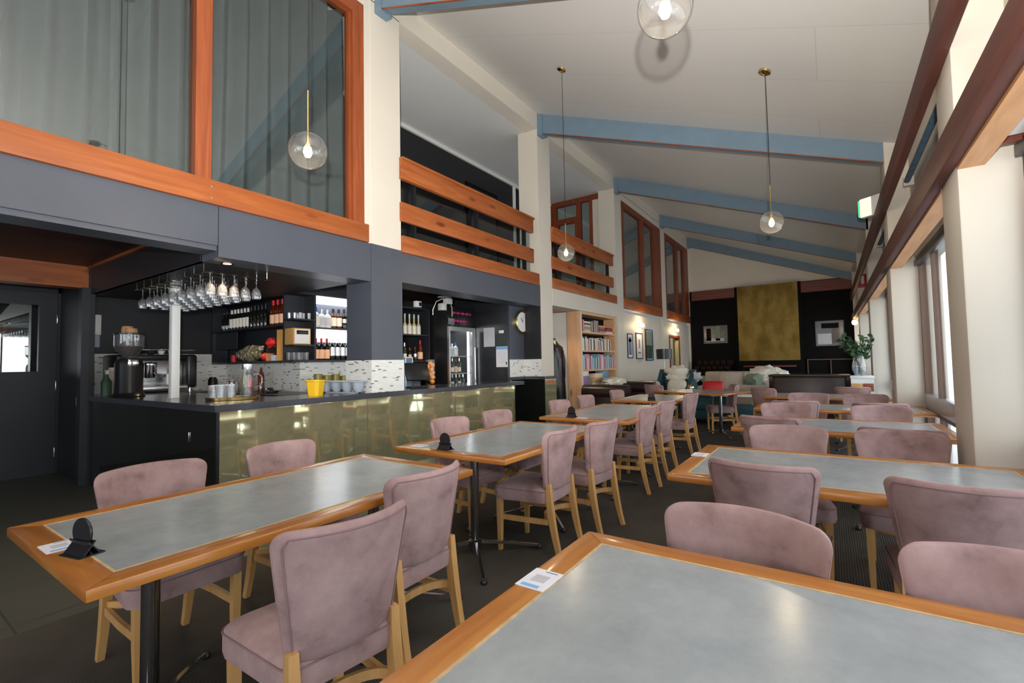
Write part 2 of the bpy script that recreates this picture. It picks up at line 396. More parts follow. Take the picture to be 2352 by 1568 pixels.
# left posts
for i, y in enumerate(POST):
    nm = ['nearest', 'second', 'third', 'farthest'][i]
    g = G().box(XA-.40, XA, y, y+PW, 0 if i > 1 else 2.66, 5.43)
    struct(g.done('column', 'cream'), f'{nm} square cream post on the left, rising to the ridge beam', 'column')
slab('column_base', XA-.42, XA+.006, POST[0]-.008, POST[0]+PW+.008, 1.031, 2.66, 'dark', 'charcoal lower half of the nearest left post at the bar', 'column')
slab('column_base', XA-.38, XA-.005, 7.345, POST[1]+PW, 0, 1.084, 'cream', 'cream foot of the second left post beside the side counter', 'column')
slab('column_base', XA-.40, XA-.006, POST[1]+.004, POST[1]+PW, 1.084, 2.66, 'cream', 'cream lower half of the second left post beside the clock', 'column')
slab('column', XA-.40, XA, YE-.12, YE+.05, 0, 5.43, 'cream', 'cream post in the far left corner', 'column')
# roof beams (blue), deeper towards the ridge
for i, y in enumerate([3.44, 7.0, 10.52, 14.13, YE-.14]):
    a, c = XA+.1, XP+.04
    nm = ['nearest', 'second', 'third', 'fourth', 'farthest'][i]
    g = G().prism([(a, 5.33), (c, 3.60), (c, zr(c)-.002), (a, zr(a)-.002)], 'y', y, y+.13)
    o = struct(g.done('roof_beam', 'blue'), f'{nm} blue painted rafter under the sloping ceiling', 'beam')
    G().prism([(a, 5.318), (c, 3.588), (c, 3.60), (a, 5.33)], 'y', y-.004, y+.012).done('edge_strip', 'pine_x', o)
    G().box(XA+.0, XA+.1, y-.02, y+.15, 5.3, 5.70).done('end_plate', 'blue', o)

# window wall
slab('wall_right', XW-.03, XW+.2, -4.2, YE+.1, 2.43, 3.75, 'cream', 'cream wall above the windows on the right', 'wall')
for i, y in enumerate(PIL):
    nm = ['nearest behind the camera', 'first in view', 'second', 'third', 'fourth'][i]
    struct(G().box(XP, XW+.2, y, y+PW, 0, zr(XP)-.0, .012).done('column', 'cream'), f'cream window pillar, {nm}', 'column')
slab('column', XP, XW+.2, YE-.35, YE+.05, 0, zr(XP), 'cream', 'cream pillar in the far right corner', 'column')
rl = struct(G().box(.545, XP, -4.2, YE-.01, 2.35, 2.525, .006).done('trim', 'redwood_y'), 'long red brown timber rail along the pillars over the windows', 'trim')
struct(G().box(.55, XP, -4.2, YE-.01, 3.0, 3.215, .006).done('trim', 'redwood_y'), 'upper red brown timber rail along the pillars under the ceiling', 'trim')
bays = [(-4.2, PIL[0]), (PIL[0]+PW, PIL[1]), (PIL[1]+PW, PIL[2]), (PIL[2]+PW, PIL[3]), (PIL[3]+PW, PIL[4]), (PIL[4]+PW, YE-.35)]
for i, (a, c) in enumerate(bays):
    slab('trim', XP, XP+.11, a, c, 2.335, 2.38, 'softpine', f'pale timber soffit over window bay {["behind the camera", "nearest", "second", "third", "fourth", "farthest"][i]}', 'trim')
    w = thing('window_%d' % (i+1), f'tall steel framed window on the right, {["behind the camera", "nearest", "second", "third", "fourth", "farthest"][i]} bay', 'window', (XW+.02, a, 0)); w['kind'] = 'structure'
    L = c-a; g = G(); f = .05
    for y0, y1 in ((0, f), (L-f, L)): g.box(-.02, .045, y0, y1, 0, 2.43)
    for z0, z1 in ((0, .08), (.70, .76), (2.375, 2.43)): g.box(-.018, .043, f, L-f, z0, z1)
    for k in (1, 2, 3): g.box(-.015, .04, L*k/4-.014, L*k/4+.014, .08, 2.375)
    g.done('window_frame', 'bronze', w)
    G().box(-.03, .05, f, L-f, .74, .90, .006).done('transom_rail', 'steel', w) if i else None
    for k in range(4):
        y0, y1 = L*k/4+.025, L*(k+1)/4-.025
        G().box(.01, .016, y0, y1, .9 if i else .76, 2.375).done('pane', 'pane', w)
        G().box(.01, .016, y0, y1, .08, .70 if not i else .74).done('pane', 'pane', w)
    G().box(-.06, .0, f, L-f, 2.33, 2.395, .004).done('blind_housing', 'blackmetal', w)
# snow outside
slab('ground', XW+.4, 60, -40, 60, -1.6, -1.2, 'white', 'bright snow outside the windows', 'ground')

# wall behind the camera with a wide window
g = G().box(-9.6, 1.06, -4.35, -4.2, 0, .8).box(-9.6, 1.06, -4.35, -4.2, 2.6, 5.6).box(-9.6, -6.2, -4.35, -4.2, .8, 2.6).box(.3, 1.06, -4.35, -4.2, .8, 2.6).box(-4.2, -3.5, -4.35, -4.2, .8, 2.6)
struct(g.done('wall_back', 'cream'), 'cream wall behind the camera with two wide openings', 'wall')
# far gable wall
slab('wall_far', XA, XW, YE, YE+.15, 0, 3.73, 'soot', 'matt black lower part of the far wall', 'wall')
struct(G().prism([(XA, 3.73), (XW, 3.73), (XW, 3.75), (XA, 5.7)], 'y', YE-.02, YE+.15).done('wall_far_gable', 'cream'), 'cream gable above the black far wall', 'wall')
slab('trim', -4.02, -2.60, YE-.1, YE-.0, 3.40, 3.71, 'redwood_x', 'red brown timber lintel left of the brass panel', 'trim')
slab('trim', -.72, .62, YE-.1, YE-.0, 3.37, 3.70, 'redwood_x', 'red brown timber lintel right of the brass panel', 'trim')
slab('chimney_breast', -2.62, -.70, YE-.14, YE, .0, 3.73, 'soot', 'black chimney breast behind the brass panel', 'wall')
g = G().box(-2.54, -.79, YE-.17, YE-.14, 1.24, 2.5).box(-2.54, -.79, YE-.17, YE-.14, 2.505, 3.73)
tag(g.done('brass_wall_panel', 'brasspanel'), 'large mottled brass sheet on the black chimney breast', 'wall panel')

# mezzanine
slab('mezzanine_floor', -6.2, -4.4, -4.2, 10.9, 2.65, 2.84, 'darkplank', 'mezzanine floor behind the timber balustrades', 'floor')
slab('wall_mezzanine', -6.05, -5.90, -4.2, 10.6, 2.84, 5.43, 'black', 'charcoal back wall of the mezzanine', 'wall')
slab('trim', -5.90, -5.86, 3.0, 10.6, 5.37, 5.43, 'ceilflat', 'white cornice along the top of the mezzanine wall', 'trim')
slab('trim', -5.91, -5.87, 8.85, 8.93, 2.84, 5.40, 'white', 'white corner strip on the mezzanine back wall', 'trim')
d = thing('door_2', 'black door in the mezzanine back wall', 'door', (-5.90, 7.2, 2.84)); d['kind'] = 'structure'
G().box(-.01, .03, -.06, 1.0, 0, 2.12).done('door_frame', 'soot', d)
G().box(.0, .035, 0, .94, 0, 2.05, .004).done('door_leaf', 'blackplastic', d)
# mezzanine front beams
g = G().box(XA-.3, XA, -4.2, 1.806, 2.33, 2.655).box(XA-.26, XA-.02, -4.2, 1.806, 2.29, 2.33)
struct(g.done('mezzanine_beam', 'dark'), 'charcoal edge beam over the passage on the left', 'beam')
slab('mezzanine_beam', XA-.3, XA, 1.812, POST[0]-.01, 2.24, 2.655, 'dark', 'deeper charcoal edge beam over the end of the bar', 'beam')
slab('mezzanine_beam', XA-.36, XA+.0, POST[0]+PW+.01, POST[1], 2.29, 2.655, 'dark', 'charcoal edge beam between the first two left posts', 'beam')
slab('mezzanine_beam', XA-.3, XA, POST[1]+PW, POST[2], 2.345, 2.655, 'cream', 'cream edge beam over the bookcase', 'beam')
slab('soffit', -7.4, XA-.3, 1.806, 3.3, 2.24, 2.30, 'black', 'black soffit carrying the hanging wine glasses', 'ceiling')
slab('bulkhead', -7.32, XA-.3, 1.80, 1.84, 2.24, 2.57, 'black', 'black bulkhead face at the end of the bar', 'beam')
slab('trim', -7.32, XA-.3, 1.775, 1.80, 2.54, 2.57, 'pine_x', 'thin orange timber strip on top of the bulkhead', 'trim')
slab('ceiling', -9.6, XA-.3, -4.2, 1.80, 2.57, 2.65, 'darkplank', 'dark timber plank ceiling over the passage', 'ceiling')
slab('ceiling', -9.6, XA-.3, 3.3, 7.4, 2.47, 2.65, 'darkplank', 'dark timber plank ceiling over the bar', 'ceiling')
# sill boards
def sill(y0, y1, z0, z1, label):
    return struct(G().box(XA-.02, XA+.035, y0, y1, z0, z1, .006).done('trim', 'pine_y'), label, 'trim')
sl = sill(-4.2, POST[0]-.055, 2.655, 2.85, 'orange pine sill board under the curtained glazing')
for z in (2.70, 2.79): G().lathe([(0, 0), (.007, 0), (.007, .004), (0, .004)], n=10).done('screw_head', 'steel', sl, (XA+.035, 1.74, z)).rotation_euler = (0, PI/2, 0)
sill(POST[0]+PW, 6.90, 2.64, 2.84, 'orange pine sill board under the first open balustrade')
sill(POST[1]+PW, 10.44, 2.655, 2.84, 'orange pine sill board under the second open balustrade')
sill(POST[2]+PW, POST[3]-.08, 2.60, 2.84, 'orange pine sill board under the far timber window')
sill(POST[3]+PW, YE-.12, 2.60, 2.84, 'orange pine sill board under the farthest timber window')
# balustrades
for i, (a, c, gl) in enumerate(((POST[0]+PW-.02, 6.72, 6.6), (POST[1]+PW-.02, 10.235, 10.1))):
    t = thing('balustrade', ['wide orange pine board balustrade nearest the bar', 'wide orange pine board balustrade above the bookcase'][i], 'balustrade', (XA, a, 2.84), group='mezzanine balustrades')
    L = c-a
    G().box(.0, .04, 0, L, .70, .90, .004).done('top_rail', 'pine_y', t)
    G().box(-.02, .065, 0, L+.01, .895, .925, .004).done('rail_cap', 'pine_y', t)
    G().box(-.01, .05, 0, L-.02, .665, .705, .004).done('rail_moulding', 'pine_y', t)
    G().box(.0, .04, 0, L, .165, .39, .004).done('middle_rail', 'pine_y', t)
    for y in (.25, L*.5, L-.2): G().box(-.06, .0, y-.02, y+.02, -.02, .90).done('post', 'blackmetal', t)
    G().box(-.1, -.09, .02, gl-a+.2, -.02, .86).done('glass_panel', 'indoorpane', t)
# curtained glazing in the first bay
w = thing('window_7', 'large orange pine framed glazing with grey curtains at top left', 'window', (XA, 0, 0)); w['kind'] = 'structure'
g = G().box(-.11, .0, 1.634, 1.735, 2.85, 5.14).box(-.11, .0, 3.125, 3.27, 2.85, 5.30).box(-.11, .012, -4.2, 3.125, 5.14, 5.30).box(-.11, -.02, -4.2, 3.27, 2.845, 2.87)
g.box(-.11, .0, -1.0, -.9, 2.85, 5.14).box(-.10, -.03, 1.735, 1.765, 2.87, 5.14).box(-.10, -.03, 3.095, 3.125, 2.87, 5.14)
g.done('window_frame', 'pine_z', w)
for a, c in ((-.9, 1.17), (1.178, 1.634), (1.765, 3.095)): G().box(-.075, -.069, a, c, 2.87, 5.14).done('pane', 'indoorpane', w)
slab('wall_mezzanine_header', XA-.3, XA-.01, -4.2, POST[0], 5.30, 5.43, 'cream', 'cream wall strip above the curtained glazing', 'wall')
slab('wall_mezzanine_jamb', XA-.3, XA-.005, 3.27, POST[0]+.01, 2.66, 5.43, 'cream', 'cream strip between the pine frame and the nearest post', 'wall')
def curtain(y0, y1, label, seed, lean=0):
    rnd = random.Random(seed); nu = int((y1-y0)*46); rows = 14; ph = [rnd.uniform(0, 6) for _ in range(4)]
    t = bmesh.new(); vs = []
    for r in range(rows+1):
        v = r/rows; z = 2.88+v*2.35; row = []
        for k in range(nu+1):
            u = k/nu; y = y0+(y1-y0)*u + lean*(1-v)*(u-.5)*.15
            q = y*33+.8*math.sin(y*3.1+ph[0])+ (1-v)*.7*math.sin(y*2.3+ph[1])
            a = .07*(.6+.4*v)
            x = XA-.25+a*math.sin(q)+.012*math.sin(y*7.7+ph[2]+v*1.5)
            row.append(t.verts.new((x, y, z)))
        vs.append(row)
    for r in range(rows):
        for k in range(nu): t.faces.new((vs[r][k], vs[r][k+1], vs[r+1][k+1], vs[r+1][k]))
    for f in t.faces: f.smooth = True
    e = bmesh.ops.extrude_face_region(t, geom=t.faces[:])
    for x in e['geom']:
        if isinstance(x, bmesh.types.BMVert): x.co.x -= .004
    g = G(); g._add(t, 0); return tag(g.done('curtain', 'curtain'), label, 'curtain', 'grey curtains behind the glazing')
curtain(-.9, 1.19, 'grey curtain left of the vertical glass joint, at the picture edge', 1)
curtain(1.15, 1.70, 'narrow grey curtain between the glass joint and the orange mullion', 2)
curtain(1.72, 3.15, 'grey curtain behind the glazing next to the nearest cream post', 3, 1)
tag(G().tube([(XA-.25, -.95, 5.26), (XA-.25, 3.2, 5.26)], .014).done('curtain_rod', 'blackmetal'), 'black rod above the grey curtains', 'rod')
# end partition of the second open bay, with timber framed glazing
slab('wall_partition', -4.78, XA-.01, 10.62, 10.72, 2.84, 5.43, 'cream', 'cream partition beside the third left post upstairs', 'wall')
w = thing('window_8', 'timber framed glazed partition at the end of the mezzanine', 'window', (0, 10.62, 0)); w['kind'] = 'structure'
g = G().box(-5.9, XA-.3, -.03, .06, 5.30, 5.43).box(-4.80, -4.72, -.03, .06, 2.84, 5.30).box(-5.15, -5.03, -.03, .06, 2.84, 5.30).box(-5.9, -5.72, -.03, .06, 2.84, 5.30).box(-5.72, -5.15, -.03, .06, 4.83, 4.97).box(-5.72, -5.66, -.03, .06, 2.84, 4.83).box(-5.2, -5.15, -.03, .06, 2.84, 4.83)
g.done('window_frame', 'redwood_z', w)
for x0, x1, z0, z1 in ((-5.03, -4.8, 2.84, 5.3), (-5.72, -5.15, 4.97, 5.3), (-5.66, -5.2, 2.84, 4.83)): G().box(x0, x1, .01, .016, z0, z1).done('pane', 'indoorpane', w)
# far upstairs rooms: timber windows in the post line
for i, (a, c) in enumerate(((POST[2]+PW, POST[3]), (POST[3]+PW, YE-.12))):
    w = thing('window_%d' % (9+i), ['far timber window upstairs between the third and fourth posts', 'farthest timber window upstairs at the end wall'][i], 'window', (XA, a, 2.84)); w['kind'] = 'structure'
    L = c-a; g = G()
    for y0, y1 in ((0, .16), (L*.46, L*.46+.2), (L*.80, L)): g.box(-.1, -.0, y0, y1, 0, 2.28)
    g.box(-.1, .0, 0, L, 2.28, 2.42)
    g.done('window_frame', 'redwood_z', w)
    G().box(-.06, -.054, .16, L*.46, 0, 2.28).done('pane', 'indoorpane', w); G().box(-.06, -.054, L*.46+.2, L*.8, 0, 2.28).done('pane', 'indoorpane', w)
    slab('wall_left_upper', XA-.3, XA, a, c, 5.26, 5.43, 'cream', f'cream strip over the {["far", "farthest"][i]} timber window', 'wall')
    slab('wall_upstairs_room', -6.0, -5.9, a-.4, c+.5, 2.6, 5.43, 'ceilflat', f'pale back wall of the {["far", "farthest"][i]} upstairs room', 'wall')
    slab('floor_upstairs_room', -5.9, XA-.1, a-.4, c+.4, 2.5, 2.62, 'ceilflat', f'floor of the {["far", "farthest"][i]} upstairs room', 'floor')
    slab('wall_left', XA-.25, XA-.04, a, c, 0 if i == 0 else 2.1, 2.5, 'cream', f'cream wall under the {["far", "farthest"][i]} timber window', 'wall')
slab('wall_left', XA-.25, XA-.04, 16.05, YE, 0, 2.1, 'cream', 'cream wall right of the far doorway', 'wall')
slab('wall_left', XA-.25, XA-.04, POST[3]+PW, 14.85, 0, 2.1, 'cream', 'cream wall left of the far doorway', 'wall')
g = G().box(-.12, .02, .0, .06, 0, 2.1).box(-.12, .02, 1.14, 1.2, 0, 2.1).box(-.12, .02, .06, 1.14, 2.03, 2.1)
d = thing('door_3', 'dark far doorway under the wall lamp with a timber frame', 'door', (XA-.04, 14.85, 0)); d['kind'] = 'structure'
g.done('door_frame', 'redwood_z', d); G().box(-.9, -.86, -.3, 1.6, 0, 2.3).done('lobby_shade_sheet', 'soot', d); G().box(-.10, .0, 1.0, 1.10, .9, 1.95).done('painted_light_strip', 'yellowbottle', d)  # black sheet stands in for lobby shade, pale yellow strip for light
slab('wall_left', -5.2, -5.1, 7.4, 8.7, 0, 2.35, 'ceilflat', 'pale grey wall inside the coat passage', 'wall')
slab('wall_left', -5.2, XA-.32, 10.6, 10.75, 0, 2.6, 'cream', 'cream return wall behind the bookcase', 'wall')
slab('wall_left', -5.1, -4.5, 8.66, 8.72, 0, 2.35, 'ceilflat', 'side wall of the coat passage', 'wall')
slab('ceiling', -5.2, XA-.3, 7.4, 10.6, 2.36, 2.65, 'softpine', 'timber ceiling over the bookcase and coat passage', 'ceiling')

slab('wall_left_outer', -9.9, -9.7, -4.3, YE+.3, 0, 5.8, 'ceilflat', 'unseen outer wall added far behind the bar and mezzanine', 'wall')  # both outer walls are unseen, added to keep sky light out
slab('wall_far_outer', -9.7, XA-.05, YE+.1, YE+.3, 0, 5.8, 'ceilflat', 'unseen outer end wall added behind the far rooms', 'wall')
# passage wall with the kitchen door, far left
slab('wall_left', -8.75, -8.52, 1.775, 3.4, 0, 2.57, 'black', 'charcoal wall end beside the kitchen door', 'wall')
slab('wall_left', -8.75, -8.52, -4.2, .84, 0, 2.57, 'black', 'charcoal wall left of the kitchen door', 'wall')
slab('wall_return', -8.52, -7.26, 1.79, 1.84, 0, 2.57, 'black', 'charcoal return wall between the kitchen door and the bar', 'wall')
slab('beam', -7.52, -7.32, -4.2, 1.79, 2.31, 2.57, 'pine_y', 'orange timber beam over the kitchen door', 'beam')
slab('wall_return', -7.40, -7.26, 1.72, 1.79, 0, 2.31, 'barwall', 'charcoal pier under the orange timber beam', 'wall')
d = thing('door_1', 'charcoal kitchen door with a square vision window', 'door', (-8.5, .86, 0)); d['kind'] = 'structure'
g = G().box(-.03, .03, 0, .90, 0, 1.33).box(-.03, .03, .73, .90, 1.33, 2.36).box(-.03, .03, 0, .73, 2.19, 2.36)
g.done('door_leaf', 'barwall', d)
G().box(-.01, .0, .0, .73, 1.33, 2.19).done('vision_pane', 'mirrorpane', d)
for z in (.27, 1.14, 2.02): G().box(.025, .045, .895, .915, z-.06, z+.06, .003).done('hinge', 'steel', d)
G().box(-.05, .05, .90, .95, 0, 2.43).box(-.05, .05, -.05, .95, 2.36, 2.43).done('door_frame', 'black', d)
slab('wall_left', -9.7, -9.6, -4.2, 3.4, 0, 2.6, 'ceilflat', 'pale kitchen wall seen through the door window', 'wall')
t = thing('light_switch', 'white light switch on the charcoal return wall by the bar', 'switch', (-7.62, 1.787, .95))
G().box(-.035, .035, -.012, 0, -.06, .06, .004).done('plate', 'white', t); G().box(-.01, .01, -.018, -.012, -.02, .02, .002).done('rocker', 'white', t)
# bar back walls
slab('wall_bar', -7.90, -7.77, 1.845, 3.6, 0, 2.57, 'black', 'charcoal wall behind the coffee machine', 'wall')
slab('wall_bar_tile', -7.77, -7.762, 1.845, 3.56, .9, 1.54, 'tiles', 'white mosaic splashback behind the coffee machine', 'wall')
slab('wall_bar_core', -7.77, -5.79, 3.56, 4.95, 0, 2.57, 'barwall', 'charcoal wall core behind the bottle shelves', 'wall')
slab('wall_bar_tile', -7.76, -5.782, 3.552, 3.56, .9, 1.40, 'tiles', 'white mosaic splashback under the left bottle shelves', 'wall')
slab('wall_bar_tile', -5.79, -5.782, 3.56, 4.95, .9, 1.40, 'tiles', 'white mosaic splashback under the lit shelf', 'wall')
slab('wall_bar', -6.4, -6.28, 4.95, 7.3, 0, 2.57, 'black', 'charcoal wall behind the drinks fridge', 'wall')
slab('wall_bar_panel', -5.6, -4.46, 6.44, 6.50, 0, 2.57, 'shiplap', 'black glazed tile wall with two paper notices', 'wall')
slab('wall_bar', -4.62, -4.455, 6.501, 6.949, 1.084, 2.65, 'dark', 'charcoal wall strip carrying the round clock', 'wall')
slab('column_cladding', -4.455, XA-.005, 6.95, 6.975, 1.38, 2.65, 'black', 'black painted side of the second left post', 'column')  # blacker than the clock strip: this face's shade is put into the paint
slab('wall_bar_tile', -4.455, XA+.004, 6.94, 6.95, 1.085, 1.38, 'tiles', 'white mosaic band on the side of the second left post', 'wall')
slab('wall_bar_tile', -4.46, -4.449, 6.50, 6.94, 1.085, 1.38, 'tiles', 'white mosaic band under the round clock', 'wall')
slab('column_tile', XA-.43, XA+.016, POST[0]-.018, POST[0]+PW+.018, 1.032, 1.385, 'tiles', 'white mosaic band around the nearest left post on the bar', 'column')

# ------------------------------------------------------------------ dining chair
def make_chair():
    t = thing('dining_chair', '', 'chair', group='mauve velvet dining chairs')
    # seat: wider at the front, crowned, rounded edges
    n = 20; rings = []
    def outline(k):                       # rounded trapezoid, k = inset
        pts = []; fw, rw, y0, y1, r = .232-k, .195-k, -.205+k, .235-k, .06
        cs = [(fw-r, y1-r, 0), (-fw+r, y1-r, 90), (-rw+r, y0+r, 180), (rw-r, y0+r, 270)]
        for cx, cy, a0 in cs:
            for j in range(6): a = R(a0+j*18); pts.append((cx+r*math.cos(a), cy+r*math.sin(a)+ (0)))
        return pts
    for z, k in ((.362, .02), (.368, .004), (.385, 0), (.44, 0), (.452, .003), (.462, .012), (.469, .03), (.475, .08), (.477, .15)):
        rings.append([(x, y, z+(.004 if k > .02 else 0)) for x, y in outline(k)])
    seat = G().loft(rings).done('seat', 'velvet', t)
    G().tube([(x, y, .447) for x, y in outline(-.001)], .0028, 6, closed=True).done('piping', 'piping', seat)
    # curved backrest
    def back(u, z):                        # centre surface of the backrest
        wz = .176+.060*min(1, max(0, (z-.44)/.40))
        tilt = -.205-.085*((z-.44)/.41)**1.15
        return Vector((u*wz, tilt+-.0+.10*u*u*(.42+.58*(z-.44)/.41), z))
    rings = []; US = [1, .992, .975, .95, .92, .88, .84, .76, .66, .55, .44, .33, .22, .11]; US = [-q_ for q_ in US]+[0]+US[::-1]
    for u in US:
        e = max(0, (abs(u)-.80)/.20); q = math.sqrt(max(0, 1-e*e*.96))
        z0, z1 = .446+.02*(1-q)-.012*(1-u*u)+.012, .862-.05*(1-q)-.004*u*u; th = .024*max(.32, q)
        ring = []
        for j in range(32):
            a = 2*PI*j/32; c, s = math.cos(a), math.sin(a)
            c = math.copysign(abs(c)**.5, c); s = math.copysign(abs(s)**.22, s)
            z = (z0+z1)/2+s*(z1-z0)/2; p = back(u, z)
            ring.append((p.x, p.y+c*th*(.55+.45*min(1, (z1-z)/.03+.3)), z))
        rings.append(ring)
    bk = G().loft(rings).done('backrest', 'velvet', t)
    pts = []
    for i in range(13): z = .47+(.812-.47)*i/12; pts.append(back(-.93, z)+Vector((0, -.0225, 0)))
    for i in range(17): u = -.86+1.72*i/16; pts.append(back(u, .841-.004*u*u)+Vector((0, -.0215, 0)))
    for i in range(13): z = .812-(.812-.47)*i/12; pts.append(back(.93, z)+Vector((0, -.0225, 0)))
    G().tube(pts, .003, 6).done('piping', 'piping', bk)
    for s in (-1, 1):
        G().bar([(s*.192, .195, .372), (s*.19, .195, .2), (s*.187, .197, .0)], [.036, .034, .026], [.036, .034, .026]).done('leg', 'beech', t)
        pth = [(s*.174, -.196-.078*(max(0, .46-a)/.46)**1.7, a) for a in (.50, .45, .38, .30, .22, .14, .07, .0)]
        G().bar(pth, [.03, .034, .036, .036, .034, .032, .03, .028], [.028, .034, .04, .042, .04, .036, .032, .030]).done('leg', 'beech', t)
        G().bar([(s*.186, .185, .235), (s*.186, 0, .24), (s*.176, -.19, .245)], .018, .034).done('stretcher', 'beech', t)
    G().bar([(.17, -.205, .27)]+[(.17*math.cos(R(a)), -.20+.095*math.sin(R(a)), .27) for a in range(12, 169, 12)]+[(-.17, -.205, .27)], .016, .034).done('stretcher', 'beech', t)
    return t
chair0 = make_chair(); used = [False]
def chair(x, y, deg, label):
    a = R(deg); x, y = .975*x+.085*math.sin(a), .975*y-.085*math.cos(a); ox, oy = x-(-.285)*(-math.sin(a)), y-(-.285)*math.cos(a)   # x, y: middle of the top of the backrest
    if not used[0]:
        used[0] = True; chair0.location = (ox, oy, 0); chair0.rotation_euler.z = a; chair0['label'] = label; return chair0
    return dup(chair0, (ox, oy, 0), a, label)
NT = ['nearest', 'second', 'third', 'fourth', 'fifth']
CH = [
 (-2.838, .96, -88.7, 'mauve velvet chair on the bar side of the nearest left table, closer to the camera'),
 (-2.88, 1.65, -84, 'mauve velvet chair on the bar side of the nearest left table, farther from the camera'),
 (-1.34, .99, 83.5, 'mauve velvet chair pulled out from the nearest left table into the aisle'),
 (-1.595, 1.61, 91, 'mauve velvet chair on the aisle side of the nearest left table, behind the pulled-out chair'),
 (-2.81, 3.147, -92, 'mauve chair on the bar side of the second left table, nearer of the two'),
 (-2.805, 3.854, -90, 'mauve chair on the bar side of the second left table, farther of the two'),
 (-1.66, 3.05, 92, 'mauve chair on the aisle side of the second left table, nearer of the two'),
 (-1.58, 3.62, 84, 'mauve chair on the aisle side of the second left table, farther of the two'),
 (-2.815, 5.186, -92, 'mauve chair on the bar side of the third left table, nearer of the two'),
 (-2.875, 6.08, -90, 'mauve chair on the bar side of the third left table, farther of the two'),
 (-1.65, 4.945, 88, 'mauve chair on the aisle side of the third left table, nearer of the two'),
 (-1.667, 5.7, 87, 'mauve chair on the aisle side of the third left table, farther of the two'),
 (-2.90, 7.31, -92, 'mauve chair on the bar side of the fourth left table, by the leather sofa'),
 (-1.69, 7.0, 86, 'mauve chair on the aisle side of the fourth left table'),
 (-2.90, 9.2, -25, 'mauve chair seen from behind left of the fifth left table'),
 (-1.53, 9.52, 112, 'mauve chair in profile at the right end of the fifth left table'),
 (-.25, 1.60, 171, 'mauve chair behind the nearest right table, left one, facing the camera'),
 (.36, 1.56, 173, 'mauve chair behind the nearest right table, right one cut by the picture edge'),
 (-.295, 2.49, -4, 'mauve chair with its back to the camera at the second right table, aisle end'),
 (.395, 2.45, -3, 'large mauve chair back at the second right table, cut by the picture edge'),
 (-.272, 3.80, -176, 'mauve chair facing the camera behind the second right table, aisle end'),
 (.342, 3.835, 180, 'mauve chair facing the camera behind the second right table, window end'),
 (-.45, 4.45, -12, 'mauve chair with its back to the camera at the third right table, aisle end'),
 (.366, 4.06, -3, 'mauve chair with its back to the camera at the third right table, window end'),
 (-.41, 5.69, -172, 'mauve chair facing the camera behind the third right table, aisle end'),
 (.372, 5.68, 180, 'mauve chair facing the camera behind the third right table, window end'),
 (-.355, 6.16, 8, 'mauve chair with its back to the camera at the fourth right table, aisle end'),
 (.40, 6.14, 0, 'mauve chair with its back to the camera at the fourth right table, window end'),
 (-.27, 7.42, 180, 'mauve chair facing the camera behind the fourth right table, aisle end'),
 (.335, 7.40, 180, 'mauve chair facing the camera behind the fourth right table, window end'),
 (-.93, 8.6, -35, 'mauve chair turned at the aisle corner of the fifth right table, left of the piano'),
 (.26, 9.15, 4, 'mauve chair nearest the piano end by the window, behind the fifth right table'),
]
for x, y, d, l in CH: chair(x, y, d, l)

# ------------------------------------------------------------------ tables
def make_table(L, W, label, loc, rz, group, b=.085):
    # long axis along local y, centred
    t = thing('dining_table', label, 'table', loc, rz, group)
    x, y, h, th = W/2, L/2, .75, .034
    for nm, poly, mt in (('edge_board', [(-x, -y), (-x+b, -y+b), (-x+b, y-b), (-x, y)], 'oak'), ('edge_board', [(x, -y), (x-b, -y+b), (x-b, y-b), (x, y)], 'oak'),
                         ('edge_board', [(-x, -y), (x, -y), (x-b, -y+b), (-x+b, -y+b)], 'oakx'), ('edge_board', [(-x, y), (x, y), (x-b, y-b), (-x+b, y-b)], 'oakx')):
        g = G().prism(poly, 'z', h-th, h); bmesh.ops.recalc_face_normals(g.bm, faces=g.bm.faces)
        bmesh.ops.bevel(g.bm, geom=[e for e in g.bm.edges], offset=.003, segments=2, profile=.5, affect='EDGES')
        g.done(nm, mt, t)
    G().box(-x+b-.001, x-b+.001, -y+b-.001, y-b+.001, h-th+.004, h-.001).done('inlay', 'concrete', t)
    g = G(); xi, yi, w_ = x-b, y-b, .004
    g.box(-xi-w_, -xi+w_, -yi-w_, yi+w_, h-.003, h+.0003).box(xi-w_, xi+w_, -yi-w_, yi+w_, h-.003, h+.0003).box(-xi+w_, xi-w_, -yi-w_, -yi+w_, h-.003, h+.0003).box(-xi+w_, xi-w_, yi-w_, yi+w_, h-.003, h+.0003)
    g.done('inlay_border', 'tanline', t)
    for s in (-1, 1):
        py = s*(y-.30)
        g = G().lathe([(.0, .03), (.03, .03), (.03, .60), (.03, h-th-.012), (.0, h-th-.012)], (0, py, 0), 18)
        g.lathe([(0, .055), (.042, .055), (.046, .07), (.046, .095), (.034, .105), (0, .105)], (0, py, 0), 18)
        g.box(-.16, .16, py-.16, py+.16, h-th-.012, h-th-.0005)
        p = g.done('pedestal', 'pedestalmetal', t)
        for k in range(4):
            a = R(45+90*k); dx, dy = math.cos(a), math.sin(a)
            G().bar([(dx*.035, py+dy*.035, .085), (dx*.24, py+dy*.24, .06), (dx*.45, py+dy*.45, .022)], [.024, .02, .016], [.02, .018, .016]).done('foot', 'chrome', p)
            G().lathe([(0, 0), (.02, 0), (.022, .012), (.014, .026), (0, .026)], (dx*.46, py+dy*.46, 0), 10).done('glide', 'blackplastic', p)
    return t
M['pedestalmetal'] = plain('dark chrome', (.34, .35, .38, 1), .14, 1, var=0)
LT = 'dining tables in the left row'; RT = 'dining tables in the window row'
make_table(1.62, .92, 'honey oak edged table with grey top, nearest in the left row', (-2.11, 1.22, 0), 0, LT)
make_table(1.62, .95, 'honey oak edged table with grey top, second in the left row', (-2.11, 3.12, 0), 0, LT)
